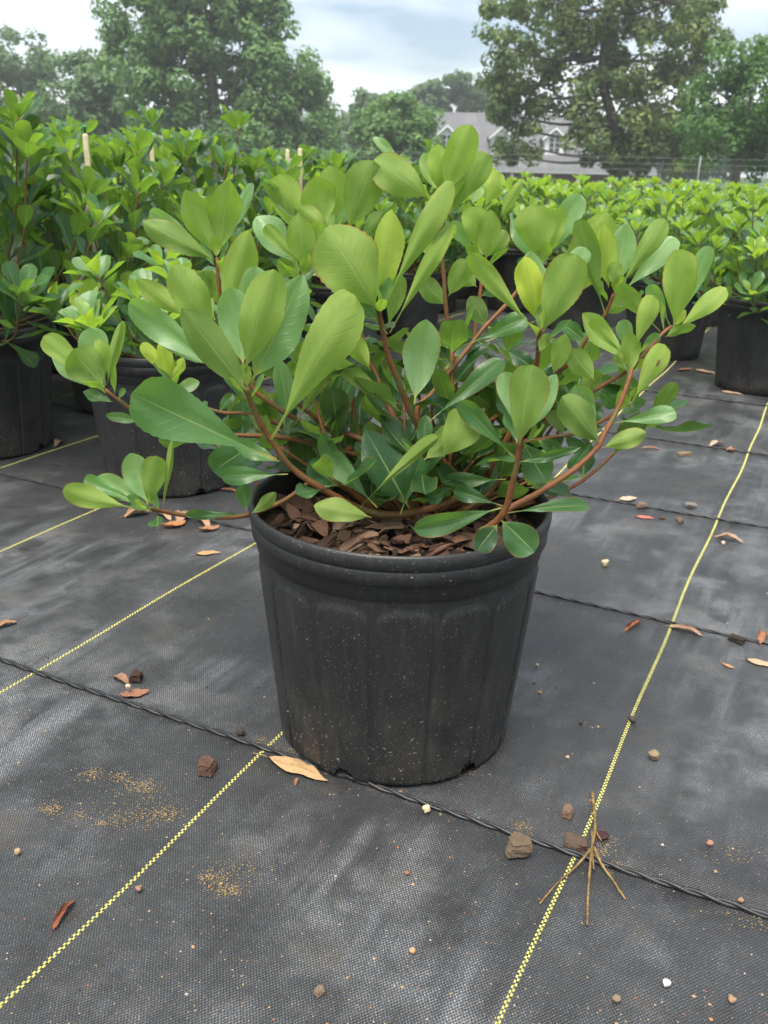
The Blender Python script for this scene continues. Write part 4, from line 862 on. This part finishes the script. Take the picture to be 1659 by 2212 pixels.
def tree(name, label, D, lobes, trunk, mat, leaf=.17, dens=1.0, clump=.75, seed=1, tone=(.15, .85), trunk_r=.35, base=-2.3, per=95, group=None):
    """lobes: (px, py, rx, ry) ellipses of the crown; trunk: picture points"""
    rg = np.random.default_rng(seed); rr = random.Random(seed); g = at(trunk[0][0], trunk[0][1], D); root = tag(empty(name, (g.x, D, base)), label, 'tree', group); O = Vector((g.x, D, base))
    tp = [at(x, y, D) - O for x, y in trunk]; tp = [Vector((tp[0].x, 0, -.05))] + tp
    mb = MB(); sp = spline(tp, 5); mb.tube(sp, [trunk_r * (1 - .62 * i / len(sp)) for i in range(len(sp))], 9)
    cl = []
    for (px, py, rx, ry) in lobes:
        c = at(px, py, D) - O; s = D / FPX * 1.03; a, b = rx * s, ry * s; d = min(a * 1.0, 5.5); off = rr.uniform(-1.2, 1.2)
        n = max(5, int(dens * 4.2 * (a * b * d) ** (2 / 3) / clump ** 2))
        j = min(range(len(sp)), key=lambda i: (sp[i] - c).length + (2 if sp[i].z > c.z else 0)); st = sp[j]
        cc = c + Vector((0, off, 0)); mb.tube(spline([st, st.lerp(cc, .5) + Vector((0, 0, -.3)), cc], 4), [trunk_r * .30 * (1 - .085 * i) for i in range(9)], 6)
        for k in range(n):
            u = rg.normal(size=3); u /= np.linalg.norm(u); r = rg.uniform(.45, 1.0) ** .6
            q = np.array([u[0] * a * r, u[1] * d * r + off, u[2] * b * r]); cl.append((np.array(c) + q, u))
            if k % 4 == 0: P = Vector(np.array(c) + q * .9); mb.tube([cc, cc.lerp(P, .5) + Vector((0, 0, -.1)), P], [trunk_r * .10, .03, .012], 4, False)
    ob('trunk', mb.mesh('trunk'), M_TRUNK, root)
    V, T = [], []; N = per
    for c, u in cl:
        R_ = clump * rg.uniform(.6, 1.2); p = rg.normal(size=(N, 3)); p /= np.linalg.norm(p, axis=1)[:, None]; p *= (rg.uniform(.25, 1, N) ** .5)[:, None] * R_ * np.array([1.05, 1.05, .85])
        ctr = c + p; nr = p / R_ * 1.1 + rg.normal(size=(N, 3)) * .34 + np.array([0, 0, .38]); nr /= np.linalg.norm(nr, axis=1)[:, None]
        a1 = np.cross(nr, rg.normal(size=(N, 3))); a1 /= np.linalg.norm(a1, axis=1)[:, None]; a2 = np.cross(nr, a1); L_ = leaf * rg.uniform(.6, 1.3, N)[:, None]
        q = np.stack([ctr - a1 * L_, ctr + a2 * L_ * .5 - a1 * L_ * .1, ctr + a1 * L_ + nr * L_ * .2, ctr - a2 * L_ * .5 - a1 * L_ * .1], 1); V.append(q.reshape(-1, 3))
        tn = np.clip(rg.uniform(*tone) * .55 + rg.uniform(0, .45, N), 0, 1); T.append(np.repeat(tn, 4))
    V = np.concatenate(V); T = np.concatenate(T); n = len(V) // 4; me = bpy.data.meshes.new('crown'); me.vertices.add(len(V)); me.vertices.foreach_set('co', V.ravel().astype(np.float32)); me.loops.add(n * 4); me.loops.foreach_set('vertex_index', np.arange(n * 4, dtype=np.int32)); me.polygons.add(n); me.polygons.foreach_set('loop_start', np.arange(0, n * 4, 4, dtype=np.int32)); me.update(calc_edges=True)
    me.color_attributes.new('tone', 'FLOAT_COLOR', 'POINT').data.foreach_set('color', np.stack([T, T, T, np.ones_like(T)], 1).ravel().astype(np.float32)); me.materials.append(mat); me.validate(); ob('crown', me, None, root); return len(V) // 4
nq = 0
nq += tree('broadleaf_tree', 'large rounded broadleaf tree with a dark trunk showing through its crown', 55, [(330, 60, 85, 75), (440, 40, 110, 90), (545, 50, 68, 80), (400, -60, 150, 70), (520, -60, 90, 70), (310, 140, 62, 65), (400, 150, 85, 65), (520, 150, 60, 42), (350, 220, 75, 50), (610, 150, 70, 42), (660, 185, 48, 40), (585, 215, 80, 45), (640, 260, 70, 45), (520, 265, 80, 45), (400, 280, 70, 45), (560, 310, 90, 35), (660, 310, 60, 35), (690, 335, 55, 30)], [(478, 352), (470, 290), (462, 230), (455, 150), (450, 60)], M_T1, seed=3, trunk_r=.55, dens=.95)
nq += tree('broadleaf_tree', 'small round-topped tree standing apart beyond the tall shrubs', 75, [(40, 130, 65, 50), (95, 130, 22, 40), (20, 190, 50, 45), (80, 190, 40, 40), (30, 240, 60, 35)], [(40, 300), (42, 210), (45, 150)], M_T4, seed=5, leaf=.2, clump=.9, dens=.8)
nq += tree('broadleaf_tree', 'low leafy tree with an uneven top beside the large rounded tree', 62, [(150, 160, 45, 38), (195, 155, 24, 30), (120, 225, 50, 40), (190, 220, 70, 60), (255, 220, 60, 70), (160, 290, 80, 50), (260, 290, 70, 50), (90, 290, 50, 40), (340, 310, 70, 40)], [(200, 340), (196, 260), (190, 190)], M_T4, seed=6, leaf=.2, clump=.85, tone=(.2, 1.0))
nq += tree('bush_tree', 'rounded dark green tree against the corner of the grey roof', 50, [(860, 250, 55, 35), (900, 270, 40, 38), (825, 280, 45, 40), (870, 310, 70, 40), (800, 320, 40, 35)], [(860, 352), (860, 310), (860, 270)], M_T1, seed=8, leaf=.15, clump=.6, dens=1.1)
nq += tree('pine_tree', 'slender distant tree between the large tree and the roof corner', 85, [(780, 225, 26, 22), (812, 215, 20, 18), (835, 220, 28, 18), (775, 260, 28, 30), (810, 260, 40, 30), (745, 300, 40, 40)], [(790, 350), (790, 280), (795, 230)], M_T4, seed=9, leaf=.22, clump=.7, dens=.9, trunk_r=.3)
for k, (px, lab) in enumerate([(928, 'thin pine with a small top over the roof ridge, next to the round tree'), (990, 'fuller pine with a flat dark top above the roof ridge'), (1038, 'pine half hidden by the large olive tree above the roof')]):
    nq += tree('pine_tree', lab, 105, [(px, 190 - 8 * (k == 1), 30, 16), (px - 18, 208, 24, 13), (px + 20, 212, 24, 15), (px, 232, 30, 12)], [(px, 350), (px + 2, 260), (px, 195)], M_T4, seed=12 + k, leaf=.25, clump=.75, dens=.8, trunk_r=.28)
nq += tree('broadleaf_tree', 'large loose olive-green tree in front of the house with sky showing through', 42, [(1100, 20, 60, 40), (1180, 0, 90, 70), (1290, 10, 100, 80), (1420, 10, 110, 80), (1530, 30, 55, 60), (1090, 110, 50, 45), (1150, 150, 60, 50), (1230, 110, 75, 60), (1310, 90, 60, 60), (1400, 110, 90, 70), (1490, 110, 70, 60), (1080, 190, 40, 34), (1140, 215, 55, 40), (1230, 210, 60, 50), (1300, 200, 50, 45), (1390, 220, 80, 60), (1480, 200, 60, 60), (1110, 245, 50, 22), (1275, 262, 45, 36), (1340, 290, 80, 45), (1430, 290, 70, 50), (1112, 275, 40, 28), (1132, 316, 36, 34), (1092, 332, 26, 22), (1078, 222, 36, 26), (1255, 300, 34, 30), (1300, 325, 60, 36), (1410, 320, 80, 45), (1500, 320, 50, 45), (1390, 340, 70, 30)], [(1345, 375), (1340, 300), (1315, 230), (1300, 160), (1310, 60), (1320, -40)], M_T2, seed=15, leaf=.13, clump=.55, dens=.62, trunk_r=.3, per=80, tone=(.05, .95))
nq += tree('broadleaf_tree', 'bright green feathery tree beside the large olive tree', 34, [(1600, 110, 60, 50), (1660, 150, 70, 60), (1570, 190, 55, 50), (1640, 230, 80, 60), (1540, 260, 55, 50), (1600, 300, 80, 55), (1670, 310, 60, 60), (1510, 310, 50, 40), (1720, 220, 60, 90)], [(1590, 380), (1600, 300), (1625, 200)], M_T3, seed=17, leaf=.10, clump=.5, dens=.9, trunk_r=.18, per=80)
# far wood closing the view between the trees
for k, (px, py, D) in enumerate([(-60, 280, 110), (740, 300, 120), (1500, 300, 90), (1750, 280, 95), (600, 310, 115), (420, 300, 118)]):
    nq += tree('broadleaf_tree', 'hazy tree of the distant wood closing the view behind the nearer trees', D, [(px, py, 110, 45), (px - 70, py + 30, 70, 40), (px + 70, py + 25, 70, 40), (px, py + 50, 120, 35)], [(px, 352), (px, py)], M_T4, seed=30 + k, leaf=.34, clump=1.5, dens=1.0, trunk_r=.4, group='trees of the distant wood')

# ------------------------------------------------------------------ haze
hz = MB(); hz.box((-150, -6, -3.4), (150, 150, 40)); hb = ob('haze', hz.mesh('haze', False), None, kind='stuff')
t = NT('haze_air'); pv = t.n('ShaderNodeVolumePrincipled'); pv.inputs['Color'].default_value = C4(.92, .96, 1.0); pv.inputs['Density'].default_value = .0015; pv.inputs['Anisotropy'].default_value = .2
t.l(pv.outputs[0], t.out.inputs['Volume']); hb.data.materials.append(t.m)
tag(hb, 'thin pale haze hanging in the air over the whole nursery', 'haze')
